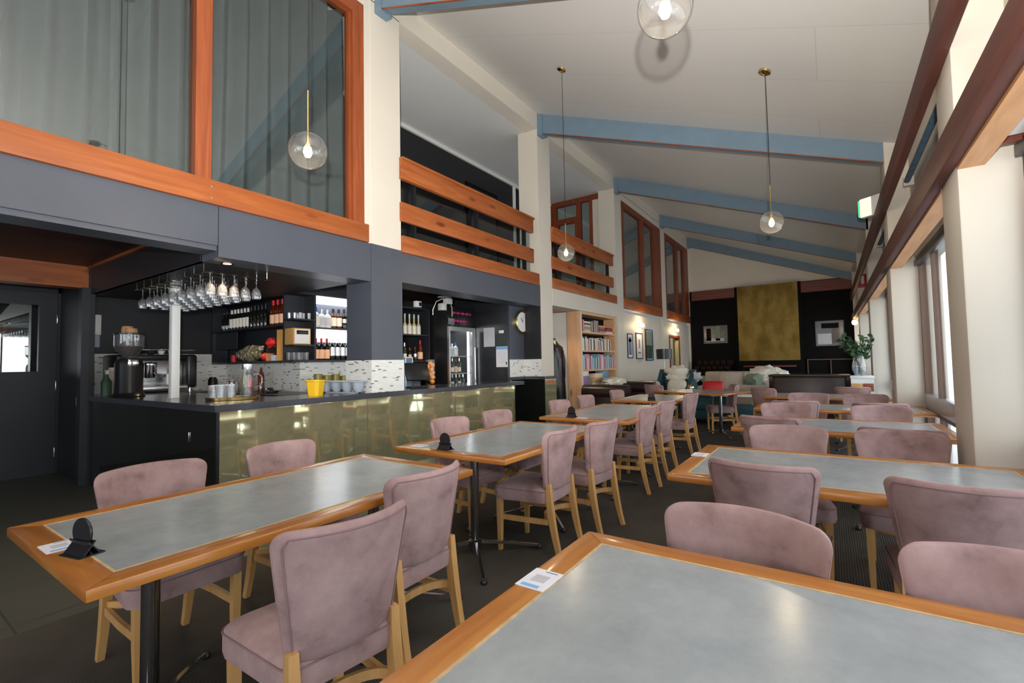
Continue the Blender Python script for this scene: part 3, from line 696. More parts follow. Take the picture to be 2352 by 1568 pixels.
make_table(1.70, .98, 'honey oak edged table with grey top, third in the left row', (-2.10, 5.16, 0), 0, LT)
make_table(1.30, .95, 'honey oak edged table with grey top, fourth in the left row', (-2.25, 7.25, 0), 0, LT)
make_table(1.35, .95, 'honey oak edged table turned across at the end of the left row by the lounge', (-1.98, 8.95, 0), R(72), LT)
make_table(1.50, .99, 'large honey oak edged table with grey top filling the bottom right corner', (.04, 1.0, 0), R(90), RT)
make_table(1.52, .96, 'honey oak edged table with grey top, second in the window row', (.045, 2.92, 0), R(90), RT)
make_table(1.47, .96, 'honey oak edged table with grey top, third in the window row', (.01, 4.83, 0), R(90), RT)
make_table(1.60, .84, 'honey oak edged table with grey top, fourth in the window row', (.03, 6.53, 0), R(90), RT)
make_table(1.50, .90, 'honey oak edged table with grey top, fifth in the window row before the piano', (-.1, 8.42, 0), R(90), RT)

# table numbers and cards
def marker(x, y, deg, label):
    t = thing('table_marker', label, 'table marker', (x, y, .75), R(deg), 'black disc table markers')
    G().lathe([(0, -.004), (.045, -.004), (.0462, -.002), (.0462, .002), (.045, .004), (0, .004)], (0, 0, .066), 32, tilt=Matrix.Rotation(R(90), 4, 'X')).done('disc', 'blackplastic', t)
    g = G()
    for s in (-1, 1): g.prism([(-.052, 0), (.052, 0), (.012, .042), (-.012, .042)], 'y', -.003, .003)
    g.box(-.052, .052, -.035, .035, 0, .004)
    for s in (-1, 1): g.box(-.05, .05, s*.022-.002, s*.022+.002, 0, .055, rot=Matrix.Rotation(R(s*38), 4, 'X'), piv=(0, s*.022, .004))
    g.done('stand', 'blackplastic', t)
marker(-1.99, .485, 14, 'black disc table marker on the nearest left table, beside the white card')
marker(-2.19, 2.40, 0, 'black disc table marker on the second left table')
marker(-2.26, 4.42, -10, 'black disc table marker on the third left table')
marker(-2.14, 6.68, 5, 'black disc table marker on the fourth left table')
def card(x, y, deg, label):
    t = thing('menu_card', label, 'card', (x, y, .75), R(deg), 'white menu cards')
    G().box(-.042, .042, -.056, .056, 0, .002).done('card', 'paper', t)
    G().box(-.03, .022, -.05, -.036, .002, .0024).done('blue_strip', 'bluepaper', t)
    G().box(-.02, .022, -.018, .022, .002, .0024).done('grey_square', 'greypaper', t)
    G().box(-.005, .03, .043, .047, .002, .0024).done('heading', 'navyprint', t)
card(-2.14, .463, 90, 'white card under the black disc on the nearest left table')
card(-.667, 1.095, 0, 'white printed card on the oak edge of the table in the bottom right corner')
card(-2.46, 2.42, 90, 'white card on the corner of the second left table')
card(-2.13, 4.40, 90, 'white card by the black disc on the third left table')
card(-.68, 3.02, 0, 'white card on the left edge of the second window table')
t = thing('table_lamp', 'small brass mushroom table lamp on the fifth left table', 'lamp', (-2.06, 8.62, .75))
G().lathe([(0, 0), (.045, 0), (.047, .012), (.012, .02), (.011, .09), (0, .09)]).done('base', 'brassfine', t)
G().lathe([(.055, .075), (.052, .10), (.036, .125), (.0, .135)], cap=False).done('shade', 'brassfine', t)
G().box(-.05, .05, -.09, -.087, 0, .06).done('price_stand', 'paper', t)

# ------------------------------------------------------------------ pendants
def pendant(x, y, z, label, first=None):
    zc = zr(x)
    t = thing('pendant_light', label, 'pendant light', (x, y, z), 0, 'glass globe pendants')
    gl = G().lathe([(.112*math.sin(PI*k/24)+.0001, .112*math.cos(PI*k/24)) for k in range(25)], n=40).done('globe', 'globe', t)
    G().lathe([(0, -.0), (.011, 0), (.011, .06), (.006, .07), (.0055, .36), (0, .36)], (0, 0, .02), 12).done('stem', 'brassfine', t)
    G().lathe([(0, -.045), (.016, -.038), (.026, -.014), (.022, .008), (.010, .024), (0, .024)], n=16).done('bulb', 'bulb', t)
    G().tube([(0, 0, .38), (.003, .0, (zc-z)*.55), (0, 0, zc-z-.03)], .0035, 6).done('cord', 'blackplastic', t)
    G().lathe([(0, -.035), (.03, -.035), (.06, -.02), (.062, .02), (0, .02)], (0, 0, zc-z), 24, tilt=Matrix.Rotation(R(21.4), 4, 'Y')).done('canopy', 'brassfine', t)
    return t
pendant(-2.62, 1.66, 2.66, 'clear glass globe pendant hanging in front of the grey curtain')
pendant(-.51, 1.93, 2.785, 'clear glass globe pendant at the top edge of the picture, nearest the camera')
pendant(-2.777, 5.385, 2.735, 'clear glass globe pendant hanging in front of the second balustrade')
pendant(-.4385, 5.352, 2.69, 'clear glass globe pendant hanging on a long cord near the window side')

# ------------------------------------------------------------------ signs and fittings on the window side
t = thing('exit_sign', 'lit green and white exit sign on the upper timber rail', 'exit sign', (.55, 8.05, 3.24), R(-38))
G().box(-.13, .13, -.045, .045, 0, .27, .012).done('housing', 'white', t)
G().box(-.125, .02, -.052, -.044, .01, .26).done('lit_panel', 'exitwhite', t)
G().box(-.155, -.125, -.05, .045, .02, .25, .004).done('green_panel', 'exitgreen', t)
t = thing('fire_sign', 'red fire equipment sign with a white pictogram on the far window pillar', 'sign', (.71, 14.11, 3.14))
G().box(-.10, .10, -.012, 0, -.16, .16, .003).done('plate', 'red', t); G().box(-.035, .03, -.016, -.012, -.07, .12, .003).done('pictogram', 'white', t)
for i, (a, c) in enumerate(((4.1, 6.7), (7.6, 10.2))):
    t = thing('blind_tube', ['grey roller blind tube above the second window bay', 'grey roller blind tube above the third window bay'][i], 'blind', (XW-.09, a, 3.24), group='rolled blinds')
    G().tube([(0, .05, 0), (0, c-a-.05, 0)], .028, 14).done('tube', 'navyprint', t)
    for y in (.02, c-a-.02): G().box(-.03, .07, y-.02, y+.02, -.05, .05, .004).done('bracket', 'cream', t)
t = thing('awning_stay', 'brown window stay frame at the top of the nearest window', 'window stay', (.755, 2.86, 2.375))
G().box(-.12, .1, -.03, .0, 0, .03).box(-.12, .1, .42, .45, 0, .03).box(-.12, -.09, .0, .42, 0, .03).done('frame', 'redwood_x', t); G().box(-.06, .09, .06, .36, .012, .02).done('tray', 'white', t)
t = thing('wall_lamp', 'warm glowing wall lamp on the far window pillar', 'wall lamp', (.58, 15.9, 2.25))
G().lathe([(0, -.07), (.05, -.06), (.07, 0), (.05, .06), (0, .07)]).done('shade', 'lampglow', t); G().box(-.02, .06, -.02, .02, .07, .10).done('bracket', 'brassfine', t)
for i, (y, z) in enumerate(((12.1, 2.24), (15.5, 2.27))):
    t = thing('wall_lamp', ['warm wall lamp above the framed prints', 'warm wall lamp above the far doorway'][i], 'wall lamp', (XA-.03, y, z))
    G().box(-.01, .03, -.05, .05, -.06, .06, .004).done('backplate', 'brassfine', t)
    for s in (-1, 1): G().lathe([(.0, -.05), (.035, -.045), (.045, .0), (.03, .045), (0, .05)], (.07, s*.09, 0), 14).done('shade', 'lampglow', t)

# pendant-side wall art
def frame(name, label, x, y, z, w, h, matc, fmat, axis, deep=.02, art=None):
    t = thing(name, label, 'picture', (x, y, z), R(90) if axis == 'x' else 0)
    # local: front face towards -y, width along x
    b = .022; g = G().box(-w/2, w/2, -deep, 0, -h/2, -h/2+b).box(-w/2, w/2, -deep, 0, h/2-b, h/2).box(-w/2, -w/2+b, -deep, 0, -h/2+b, h/2-b).box(w/2-b, w/2, -deep, 0, -h/2+b, h/2-b)
    g.done('frame', fmat, t)
    G().box(-w/2+b, w/2-b, -deep*.5, -.001, -h/2+b, h/2-b).done('mount', matc, t)
    for (cx, cz, aw, ah, am) in art or (): G().box((cx-aw/2)*w, (cx+aw/2)*w, -deep*.6, -deep*.5, (cz-ah/2)*h, (cz+ah/2)*h).done('print', am, t)
    return t
frame('framed_print', 'narrow framed blue and green print, first of the three by the lamp', XA-.04, 11.38, 1.69, .36, .62, 'paper', 'blackplastic', 'x', art=[(0, .0, .55, .72, 'navyprint'), (0, .22, .55, .12, 'olive')])
frame('framed_print', 'narrow framed print with a small orange figure, middle of the three', XA-.04, 12.06, 1.70, .50, .68, 'paper', 'blackplastic', 'x', art=[(0, .08, .2, .34, 'terracotta'), (0, -.26, .4, .05, 'navyprint')])
frame('framed_print', 'tall dark framed landscape print, last of the three beside the floor lamp', XA-.04, 12.85, 1.74, .60, .86, 'bluepaper', 'walnut', 'x', .035, art=[(0, -.22, .8, .42, 'darkgreen'), (0, .2, .8, .44, 'throw')])
frame('framed_photograph', 'framed photograph on the black wall left of the brass panel', -3.29, YE, 2.17, .78, .62, 'photodark', 'photoframe', 'y', .03, art=[(-.28, 0, .2, .7, 'soot'), (.1, .05, .18, .8, 'throw'), (.0, -.3, .7, .16, 'greypaper')])
frame('framed_photograph', 'framed photograph on the black wall right of the brass panel', .0, YE, 2.05, .74, .78, 'photodark', 'photoframe', 'y', .03, art=[(-.18, -.22, .48, .42, 'greypaper'), (.2, -.1, .26, .6, 'leather'), (.02, .3, .6, .2, 'soot')])

# ------------------------------------------------------------------ bar counter
t = thing('bar_counter', 'long bar with dark stone top and brass sheet front', 'bar counter', (0, 0, 0))
G().prism([(-7.25, 1.785), (-4.085, 1.785), (-4.085, 6.36), (-4.72, 6.36), (-4.72, 2.62), (-6.9, 2.62), (-6.9, 2.98), (-7.75, 2.98), (-7.75, 1.845), (-7.25, 1.845)], 'z', .975, 1.03).done('counter_top', 'stonetop', t)
for a, c in ((1.835, 3.30), (3.304, 4.72), (4.724, 6.13)): G().box(-4.14, -4.118, a, c, .07, .974).done('brass_panel', 'brass', t)
G().box(-4.14, -4.116, 1.81, 1.834, .0, .974).done('corner_trim', 'blackmetal', t)
G().box(-7.2, -4.142, 1.815, 1.835, .0, .974).done('end_panel', 'blackglass', t)
G().box(-4.70, -4.14, 1.835, 6.12, .0, .974).done('carcass', 'soot', t)
G().box(-4.70, -4.115, 6.13, 6.15, .0, .974).done('end_panel', 'blackglass', t)
G().box(-7.72, -4.70, 1.846, 2.5, .0, .974).done('carcass', 'soot', t)
G().box(-4.137, -4.125, 1.84, 6.13, .0, .068).done('kickboard', 'soot', t)
G().box(-4.62, -4.612, 1.806, 1.816, .70, .78, .002).done('handle', 'steel', t)
t = thing('side_counter', 'short brass fronted counter wrapped around the second left post', 'bar counter', (0, 0, 0))
G().prism([(-4.74, 6.46), (-4.44, 6.46), (-4.44, 6.90), (-4.02, 6.90), (-4.02, 7.34), (-4.74, 7.34)], 'z', 1.035, 1.083).done('counter_top', 'stonetop', t)
G().box(-4.72, -4.04, 6.93, 6.94, 0, 1.034).done('end_panel', 'blackglass', t)
G().box(-4.045, -4.035, 6.945, 7.33, 0.02, 1.034).done('brass_panel', 'brass', t)
# back bench
t = thing('back_bench', 'black back bench under the bottle shelves', 'bench', (0, 0, 0))
G().prism([(-7.58, 3.0), (-5.25, 3.0), (-5.25, 5.70), (-5.78, 5.70), (-5.78, 3.55), (-7.58, 3.55)], 'z', .95, 1.0).done('bench_top', 'blackplastic', t)
G().prism([(-7.55, 3.06), (-5.31, 3.06), (-5.31, 5.68), (-5.78, 5.68), (-5.78, 3.55), (-7.55, 3.55)], 'z', .0, .948).done('carcass', 'soot', t)
tag(G().box(-5.64, -5.565, 2.02, 2.095, 1.03, 2.24, .004).done('support_post', 'white'), 'white square steel post standing on the end of the bar', 'post')

# corner shelf unit
t = thing('corner_shelf', 'charcoal corner shelf unit for bottles behind the bar', 'shelf', (0, 0, 0))
YU, XU = 3.33, -5.56
def lshelf(z, nm='shelf', x0=-7.74, yend=4.5):
    G().prism([(x0, YU), (XU, YU), (XU, yend), (-5.79, yend), (-5.79, 3.56), (x0, 3.56)], 'z', z-.012, z+.012).done(nm, 'barwall', t)
lshelf(1.40, 'bottom_board'); lshelf(2.27, 'top_board')
G().box(-7.74, -5.80, YU, 3.55, 1.858, 1.882).done('shelf', 'barwall', t)
G().box(-5.80, -5.776, YU, 3.55, 1.415, 2.26).done('divider', 'barwall', t)
for z in (1.60, 1.93): G().prism([(-5.776, YU), (XU, YU), (XU, 3.62), (-5.776, 3.62)], 'z', z-.01, z+.01).done('shelf', 'barwall', t)
G().box(-5.79, XU, 3.62, 3.644, 1.415, 2.26).done('divider', 'barwall', t)
G().box(-5.79, XU, 3.644, 4.5, 1.82, 1.842).done('shelf', 'barwall', t)
G().box(-7.74, -7.72, YU, 3.55, 1.415, 2.26).done('divider', 'barwall', t)
G().box(-7.72, -7.1, 3.40, 3.38, 1.60, 1.85).done('back_board', 'barwall', t)
G().box(-5.785, -5.775, 3.644, 4.5, 1.415, 2.25).done('light_back', 'dark', t)
G().box(-5.74, XU+.002, 3.65, 4.5, 2.175, 2.25).done('light_strip', 'led', t)
G().box(-5.774, -5.766, 3.65, 4.5, 1.66, 1.815).done('light_panel', 'led', t)

# ------------------------------------------------------------------ bottles and glasses
def bottle_proto(nm, body, H, r, neck, cap, lab, lz=(.12, .55), shoulder=.62, capz=.80):
    t = thing(nm, '', 'bottle')
    G().lathe([(0, 0), (r*.96, 0), (r, .006), (r, H*shoulder), (r*.8, H*(shoulder+.06)), (neck, H*(shoulder+.14)), (neck, H*.97), (neck*1.05, H), (0, H)], n=14).done('body', body, t)
    if lab: G().lathe([(r*1.012, H*lz[0]), (r*1.012, H*lz[1])], n=14, cap=False).done('label', lab, t)
    if cap: G().lathe([(neck*1.12, H*capz), (neck*1.12, H*1.004), (0, H*1.006)], n=12, cap=False).done('cap', cap, t)
    return t
protos = {}
def put(key, x, y, z, label, group, rz=0, scale=1):
    p, used_ = protos[key]
    o = p if not used_ else dup(p)
    protos[key][1] = True
    o.location = (x, y, z); o.rotation_euler.z = rz; o['label'] = label; o['group'] = group
    if scale != 1: o.scale = (scale,)*3
    return o
def proto(key, *a, **k): protos[key] = [bottle_proto(*a, **k), False]
proto('redcream', 'wine_bottle', 'winedark', .30, .037, .014, 'label', 'label')
proto('black', 'wine_bottle', 'winedark', .31, .038, .015, 'blackplastic', None)
proto('dim', 'wine_bottle', 'winedark', .27, .036, .014, None, 'greypaper', lz=(.15, .3))
proto('peachmag', 'wine_bottle', 'amber', .34, .046, .017, 'red', 'peach', lz=(.08, .42))
proto('rose', 'wine_bottle', 'winedark', .29, .038, .015, 'red', 'peach', lz=(.06, .48))
proto('silver', 'wine_bottle', 'winedark', .29, .038, .015, 'silver', 'silver', lz=(.2, .6))
proto('gin', 'spirit_bottle', 'clearbottle', .27, .05, .017, 'bluecap', 'label')
proto('vodka', 'spirit_bottle', 'clearbottle', .25, .048, .018, 'silver', 'greypaper')
proto('rum', 'spirit_bottle', 'amber', .27, .04, .015, 'blackplastic', 'label')
proto('dark', 'spirit_bottle', 'winedark', .28, .038, .015, 'blackplastic', 'silver', lz=(.3, .5))
proto('limo', 'soda_bottle', 'yellowbottle', .33, .036, .013, 'clearbottle', 'label', lz=(.05, .42), shoulder=.44)
proto('green', 'wine_bottle', 'greenbottle', .30, .038, .014, 'silver', 'label', lz=(.1, .4))
S1 = 'wine bottles on the upper left shelf behind the bar'
xs = [-7.62+.094*i for i in range(20)]
for i, x in enumerate(xs[:3]): put('dim', x, 3.45, 1.882, 'dim dark wine bottle at the far left end of the upper bottle shelf', S1)
for i, x in enumerate(xs[3:9]): put('redcream', x, 3.43, 1.882, 'dark wine bottle with white cap and white label on the upper bottle shelf', S1)
for i, x in enumerate(xs[9:14]): put('black', x, 3.43, 1.882, 'plain black wine bottle in the middle of the upper bottle shelf', S1)
for i, x in enumerate((-6.17, -6.06, -5.95, -5.845)): put('peachmag', x, 3.41, 1.882, 'tall wine bottle with red cap and peach label at the right of the upper shelf', S1)
S2 = 'spirit bottles on the lit shelf'
for i, (k, l) in enumerate([('gin', 'pale gin bottle with a blue cap on the lit upper shelf'), ('vodka', 'square shouldered pale bottle on the lit upper shelf'), ('vodka', 'square shouldered pale bottle on the lit upper shelf'), ('rum', 'amber spirit bottle with black cap on the lit upper shelf'), ('rum', 'amber spirit bottle with black cap on the lit upper shelf'), ('dark', 'dark spirit bottle with silver band on the lit upper shelf'), ('dark', 'dark spirit bottle with silver band on the lit upper shelf')]):
    put(k, -5.64, 3.69+.088*i, 1.842, l, S2)
S3 = 'wine bottles on the lower lit shelf'
for i in range(8): put('rose' if i < 3 else 'silver', -5.64, 3.69+.082*i, 1.412, ['wine bottle with red cap and peach label on the lower lit shelf', 'black wine bottle with silver bands on the lower lit shelf'][i > 2], S3)
# tumblers and small glasses
def tumbler_proto(nm, r0, r1, h, n=12):
    return G().lathe([(0, .004), (r0*.9, .004), (r1*.94, h), (r1, h), (r0, 0), (0, 0)], n=n).done(nm, 'drink')
tb = tumbler_proto('tumbler', .030, .038, .11); tag(tb, '', 'glass')
tu = [False]
def tumbler(x, y, z, label, group, s=1):
    o = tb if not tu[0] else tb.copy()
    if tu[0]: COL.objects.link(o)
    tu[0] = True; o.location = (x, y, z); o['label'] = label; o['group'] = group; o.scale = (s, s, s); return o
for i in range(7): tumbler(-5.73+.055*(i % 3), 3.37+.035*i, 1.412, 'tumbler in the bottom cubby of the corner shelf', 'tumblers in the corner cubby', .9)
for i in range(6): tumbler(-5.74+.06*(i % 3), 3.38+.04*i, 1.94, 'small stemless glass in the top cubby of the corner shelf', 'glasses in the top cubby', .75)
t = thing('brass_tray', 'round brass tray carrying tumblers and a water carafe', 'tray', (-4.72, 2.22, 1.03))
G().lathe([(0, 0), (.215, 0), (.225, .004), (.228, .028), (.222, .03), (.218, .008), (0, .006)], n=40).done('tray', 'brassfine', t)
for i, (dx, dy) in enumerate(((-.16, -.02), (-.09, -.10), (-.08, .0), (-.01, -.15), (-.0, -.06), (.06, -.12), (.07, -.03), (-.14, .07))):
    tumbler(-4.72+dx, 2.20+dy, 1.038, 'tumbler standing on the round brass tray', 'tumblers on the brass tray', 1.2)
t = thing('water_carafe', 'tall glass water carafe with handle on the brass tray', 'carafe', (-4.685, 2.335, 1.038))
G().lathe([(0, .005), (.055, .005), (.058, .02), (.052, .23), (.046, .262), (.046, .30)], n=22, cap=False).done('body', 'globe', t)
G().lathe([(0, .008), (.054, .008), (.051, .10), (0, .10)], n=18).done('water', 'water', t)
G().lathe([(.047, .275), (.05, .30), (.05, .325), (0, .33)], n=18, cap=False).done('lid', 'steel', t)
G().tube([(.03, .042, .225), (.05, .08, .23), (.06, .105, .2), (.06, .11, .15), (.055, .10, .11), (.03, .05, .10)], .008, 8).done('handle', 'drink', t)
# hanging glass rack
t = thing('glass_rack', 'chrome overhead rack for stemmed glasses above the bar end', 'rack', (0, 0, 0))
RX = [-5.98+.19*i for i in range(9)]
for x in RX:
    g = G()
    for s in (-.035, .035): g.tube([(x+s, 1.84, 2.165), (x+s, 2.42, 2.165)], .004, 6)
    for y in (1.85, 2.40): g.tube([(x, y, 2.165), (x, y, 2.24)], .004, 6); g.tube([(x-.035, y, 2.165), (x+.035, y, 2.165)], .004, 6)
    g.done('rail', 'chrome', t)
wg = thing('wine_glass', '', 'glass', group='wine glasses in the overhead rack')
G().lathe([(0, 0), (.034, .001), (.034, .003), (.006, .006), (.004, .012), (.004, .085), (.012, .095), (.036, .125), (.041, .155), (.036, .20), (.035, .20), (.039, .155), (.034, .127), (.010, .10), (0, .098)], n=14).done('bowl', 'drink', wg)
wg.rotation_euler.x = PI
first = True
for i, x in enumerate(RX):
    for j in range(5):
        o = wg if first else dup(wg); first = False
        o.location = (x, 1.90+.10*j, 2.172); o.rotation_euler = (PI, 0, .3*i)
        o['label'] = 'stemmed wine glass hanging upside down in the chrome overhead rack'
def downlight(x, y, z, label, e=12):
    t = thing('downlight', label, 'downlight', (x, y, z))
    G().lathe([(.032, -.002), (.048, -.006), (.05, 0), (.032, .0)], n=24, cap=False).done('trim_ring', 'soot', t); G().lathe([(0, -.001), (.032, -.001), (.032, -.0005)], n=20, cap=False).done('lens', 'downglow', t)
    l = bpy.data.lights.new('downlight_lamp', 'SPOT'); l.energy = e; l.color = (1, .72, .45); l.spot_size = R(110); l.spot_blend = .8; l.shadow_soft_size = .04
    lo = bpy.data.objects.new('downlight_lamp', l); COL.objects.link(lo); lo.parent = t; lo.location = (0, 0, -.03)
downlight(-4.33, 1.98, 2.238, 'lit downlight in the black soffit beside the hanging glasses', 26)
downlight(-6.3, 2.9, 2.238, 'warm downlight over the coffee machine', 22)
downlight(-5.2, 4.1, 2.468, 'warm downlight over the bar, behind the nearest post', 22)
downlight(-4.9, 5.4, 2.468, 'warm downlight over the till', 18)
downlight(-4.5, 8.0, 2.358, 'warm downlight in the coat passage', 20)

# ------------------------------------------------------------------ things on the bar
t = thing('coffee_machine', 'large black and chrome espresso machine at the wall end of the bar', 'coffee machine', (-7.45, 2.47, 1.03), R(90))
G().box(-.44, -.32, -.27, .25, .05, .49, .03, seg=3).done('side_housing', 'blackplastic', t)
G().box(.32, .44, -.27, .25, .05, .49, .03, seg=3).done('side_housing', 'blackplastic', t)
G().box(-.32, .32, -.14, .24, .06, .42, .015).done('body', 'steel', t)
G().box(-.32, .32, -.24, .24, .42, .49, .012).done('cup_warmer', 'blackmetal', t)
G().tube([(-.33, .2, .55), (-.33, -.24, .55), (.42, -.24, .55), (.42, .2, .55)], .007, 8).done('rail', 'chrome', t)
G().box(-.32, .32, -.30, .0, .03, .085, .01).done('drip_tray', 'steel', t)
G().lathe([(0, 0), (.06, 0), (.066, .01), (.066, .16), (.07, .175), (.06, .2), (0, .205)], (-.10, -.29, .19), 24).done('boiler_cap', 'chrome', t)
for x in (-.05, .2): G().lathe([(0, 0), (.04, 0), (.045, .03), (.035, .07), (0, .07)], (x, -.2, .24), 20).done('group_head', 'chrome', t)
G().tube([(-.05, -.22, .235), (-.02, -.33, .225), (.0, -.42, .215)], [.012, .016, .018], 10).done('portafilter', 'chrome', t)
G().box(.05, .15, -.36, -.28, .10, .24, .004).done('control_box', 'white', t)
for x in (-.38, .38):
    for y in (-.2, .2): G().lathe([(0, 0), (.02, 0), (.02, .06), (0, .06)], (x, y, .0), 12).done('foot', 'chrome', t)
CUPZ = 1.521
for i, (dx, dy) in enumerate(((-7.42, 2.20), (-7.36, 2.28), (-7.50, 2.27))): tumbler(dx, dy, CUPZ, 'tumbler in the bottom layer stacked on the espresso machine', 'tumblers on the espresso machine', .95)
for i, (dx, dy) in enumerate(((-7.42, 2.20), (-7.36, 2.28), (-7.50, 2.27))): tumbler(dx, dy, CUPZ+.106, 'tumbler in the top layer stacked on the espresso machine', 'tumblers on the espresso machine', .9)
for i in range(3):
    t = thing('coffee_cup', ['black cup on the espresso machine cup warmer', 'white cup beside the black cup on the espresso machine', 'white cup farthest along the espresso machine'][i], 'cup', (-7.38, 2.44+.12*i, CUPZ), .5*i, 'cups on the cup warmer')
    G().lathe([(0, 0), (.028, 0), (.042, .04), (.044, .07), (.041, .07), (.026, .006), (0, .006)], n=16).done('body', 'blackplastic' if i == 0 else 'white', t)
    G().tube([(.042, 0, .055), (.065, 0, .05), (.064, 0, .025), (.036, 0, .018)], .005, 6).done('handle', 'blackplastic', t)
t = thing('coffee_grinder', 'black coffee grinder with a clear hopper of beans on the bar end', 'coffee grinder', (-6.52, 1.955, 1.03))
G().lathe([(0, 0), (.15, 0), (.155, .01), (.14, .03), (.13, .05), (.13, .36), (.115, .41), (.06, .43), (0, .43)], n=28).done('body', 'blackplastic', t)
G().lathe([(.05, .43), (.06, .45), (.135, .55), (.14, .57), (.14, .69)], n=28, cap=False).done('hopper', 'drink', t)
G().lathe([(0, .45), (.055, .452), (.125, .545), (.128, .56), (0, .565)], n=24).done('beans', 'coffee', t)
G().lathe([(0, .69), (.145, .69), (.145, .705), (0, .71)], n=24).done('lid', 'blackplastic', t)
G().box(.06, .13, -.05, .05, .33, .42, .01).done('chute', 'chrome', t)
for i, (dx, h) in enumerate(((-.06, .08), (.06, .05))):
    tag(G().lathe([(0, 0), (.055, 0), (.058, h*.5), (.05, h), (0, h)], n=18).done('cork_lid', 'cork', None, (-6.52+dx, 1.955, 1.74)), ['taller cork lid resting on the grinder hopper', 'lower cork lid resting on the grinder hopper'][i], 'lid')
t = thing('soda_siphon', 'dark green siphon bottle at the far left of the bar end', 'bottle', (-7.12, 1.92, 1.03))
G().lathe([(0, 0), (.05, 0), (.052, .16), (.02, .22), (.018, .26), (0, .26)], n=16).done('body', 'darkgreen', t); G().box(-.02, .05, -.015, .015, .25, .30, .004).done('head', 'greybox', t)
tag(G().lathe([(0, 0), (.045, 0), (.05, .10), (.06, .30), (.055, .33), (0, .33)], n=16).done('jug', 'oatmeal', None, (-7.21, 2.02, 1.03)), 'beige jug in the corner by the charcoal pier', 'jug')
t = thing('towel_dispenser', 'white wall dispenser on the charcoal wall beside the pier', 'dispenser', (-7.77, 1.95, 1.62))
G().box(0, .06, -.05, .07, .16, .42, .01).done('cover', 'white', t); G().box(.0, .05, -.04, .06, .0, .16, .006).done('tray', 'greyplastic', t)
t = thing('yellow_bucket', 'yellow square bucket on the bar counter', 'bucket', (-4.33, 2.83, 1.03), R(20))
sq = lambda h, z: [(h*cx+.0, h*cy, z) for cx, cy in ((-1, -.6), (-.6, -1), (.6, -1), (1, -.6), (1, .6), (.6, 1), (-.6, 1), (-1, .6))]
G().loft([sq(.058, 0), sq(.06, .01), sq(.077, .15), sq(.072, .15), sq(.056, .015), sq(.02, .012)], smooth=False).done('pot', 'yellow', t)
G().loft([sq(.079, .142), sq(.081, .146), sq(.081, .160), sq(.074, .160), sq(.074, .146)], cap=False, smooth=False).done('rim', 'yellow', t)
t = thing('condiment_tray', 'grey tray of four round tubs on the bar counter before the post', 'tray', (-4.46, 3.235, 1.03), R(7))
G().box(-.33, .33, -.075, .075, .122, .134, .004).done('rim_plate', 'greyplastic', t)
for k in range(4): G().lathe([(0, .012), (.035, .014), (.058, .05), (.066, .122), (.062, .122), (.054, .05), (0, .02)], (-.24+.16*k, 0, 0), 18).done('tub', 'greyplastic', t)
G().box(-.22, .22, -.03, .03, 0, .013, .003).done('base', 'greyplastic', t)
for i in range(4):
    t = thing('brass_tin', 'olive brass tin in the row on the back bench', 'tin', (-5.45, 3.60+.128*i, 1.0), 0, 'olive brass tins')
    h = (.225, .205, .215, .19)[i]
    G().lathe([(0, 0), (.052, 0), (.052, h), (0, h)], n=20).done('body', 'olive', t); G().lathe([(.053, h-.03), (.054, h), (.045, h+.006), (0, h+.006)], n=20, cap=False).done('lid', 'olive', t)
t = thing('till', 'black touch screen till turned away on the bar counter', 'till', (-4.42, 4.33, 1.03), R(68))
G().box(-.16, .16, -.02, .02, .08, .33, .012, rot=Matrix.Rotation(R(-28), 4, 'X')).done('screen', 'blackplastic', t)
G().bar([(0, .02, .0), (0, .03, .1), (0, 0, .18)], .1, .03).done('neck', 'blackplastic', t); G().box(-.11, .11, -.08, .12, 0, .02, .008).done('base', 'blackplastic', t)
G().box(-.04, .05, .02, .05, .10, .24, .005).done('receipt_printer', 'blackplastic', t)
t = thing('card_reader', 'white card reader with cable beside the till', 'card reader', (-4.40, 3.97, 1.03), R(30))
G().box(-.05, .05, -.08, .08, 0, .035, .01).done('body', 'white', t); G().box(-.035, .035, -.02, .06, .035, .038).done('screen', 'navyprint', t)
t = thing('display_carton', 'dark boxed carton with white edges on the back bench', 'box', (-5.38, 5.03, 1.0), 0)
G().box(-.08, .08, -.07, .07, 0, .44, .003).done('carton', 'navyprint', t)
g = G()
for y in (-.07, .07): g.box(.078, .084, y-.006, y+.006, 0, .44)
g.box(.078, .084, -.07, .07, .43, .442); g.done('edge_tape', 'white', t); G().box(.081, .083, -.04, .0, .10, .20).done('printed_mark', 'white', t)
t = thing('orange_jar', 'tall glass cylinder full of oranges by the fridge', 'jar', (-5.33, 5.52, 1.0))
G().lathe([(0, .004), (.085, .004), (.085, .40), (.088, .40), (.088, 0), (0, 0)], n=24).done('cylinder', 'glass', t)
rnd = random.Random(4)
for i in range(13):
    o = G().ball((0, 0, 0), .038, n=14).done('orange', 'orange', None, (-5.33+.04*math.cos(i*2.3), 5.52+.04*math.sin(i*2.3), 1.045+.024*i)); tag(o, 'orange inside the tall glass cylinder', 'orange', 'oranges in the glass cylinder')
t = thing('jar_stand', 'dark wooden stand under the glass cylinder of oranges', 'stand', (0, 0, 0)); t.location = (-5.33, 5.52, .999)
G().lathe([(0, 0), (.10, 0), (.10, .001), (0, .001)], n=20).done('disc', 'walnut', t)
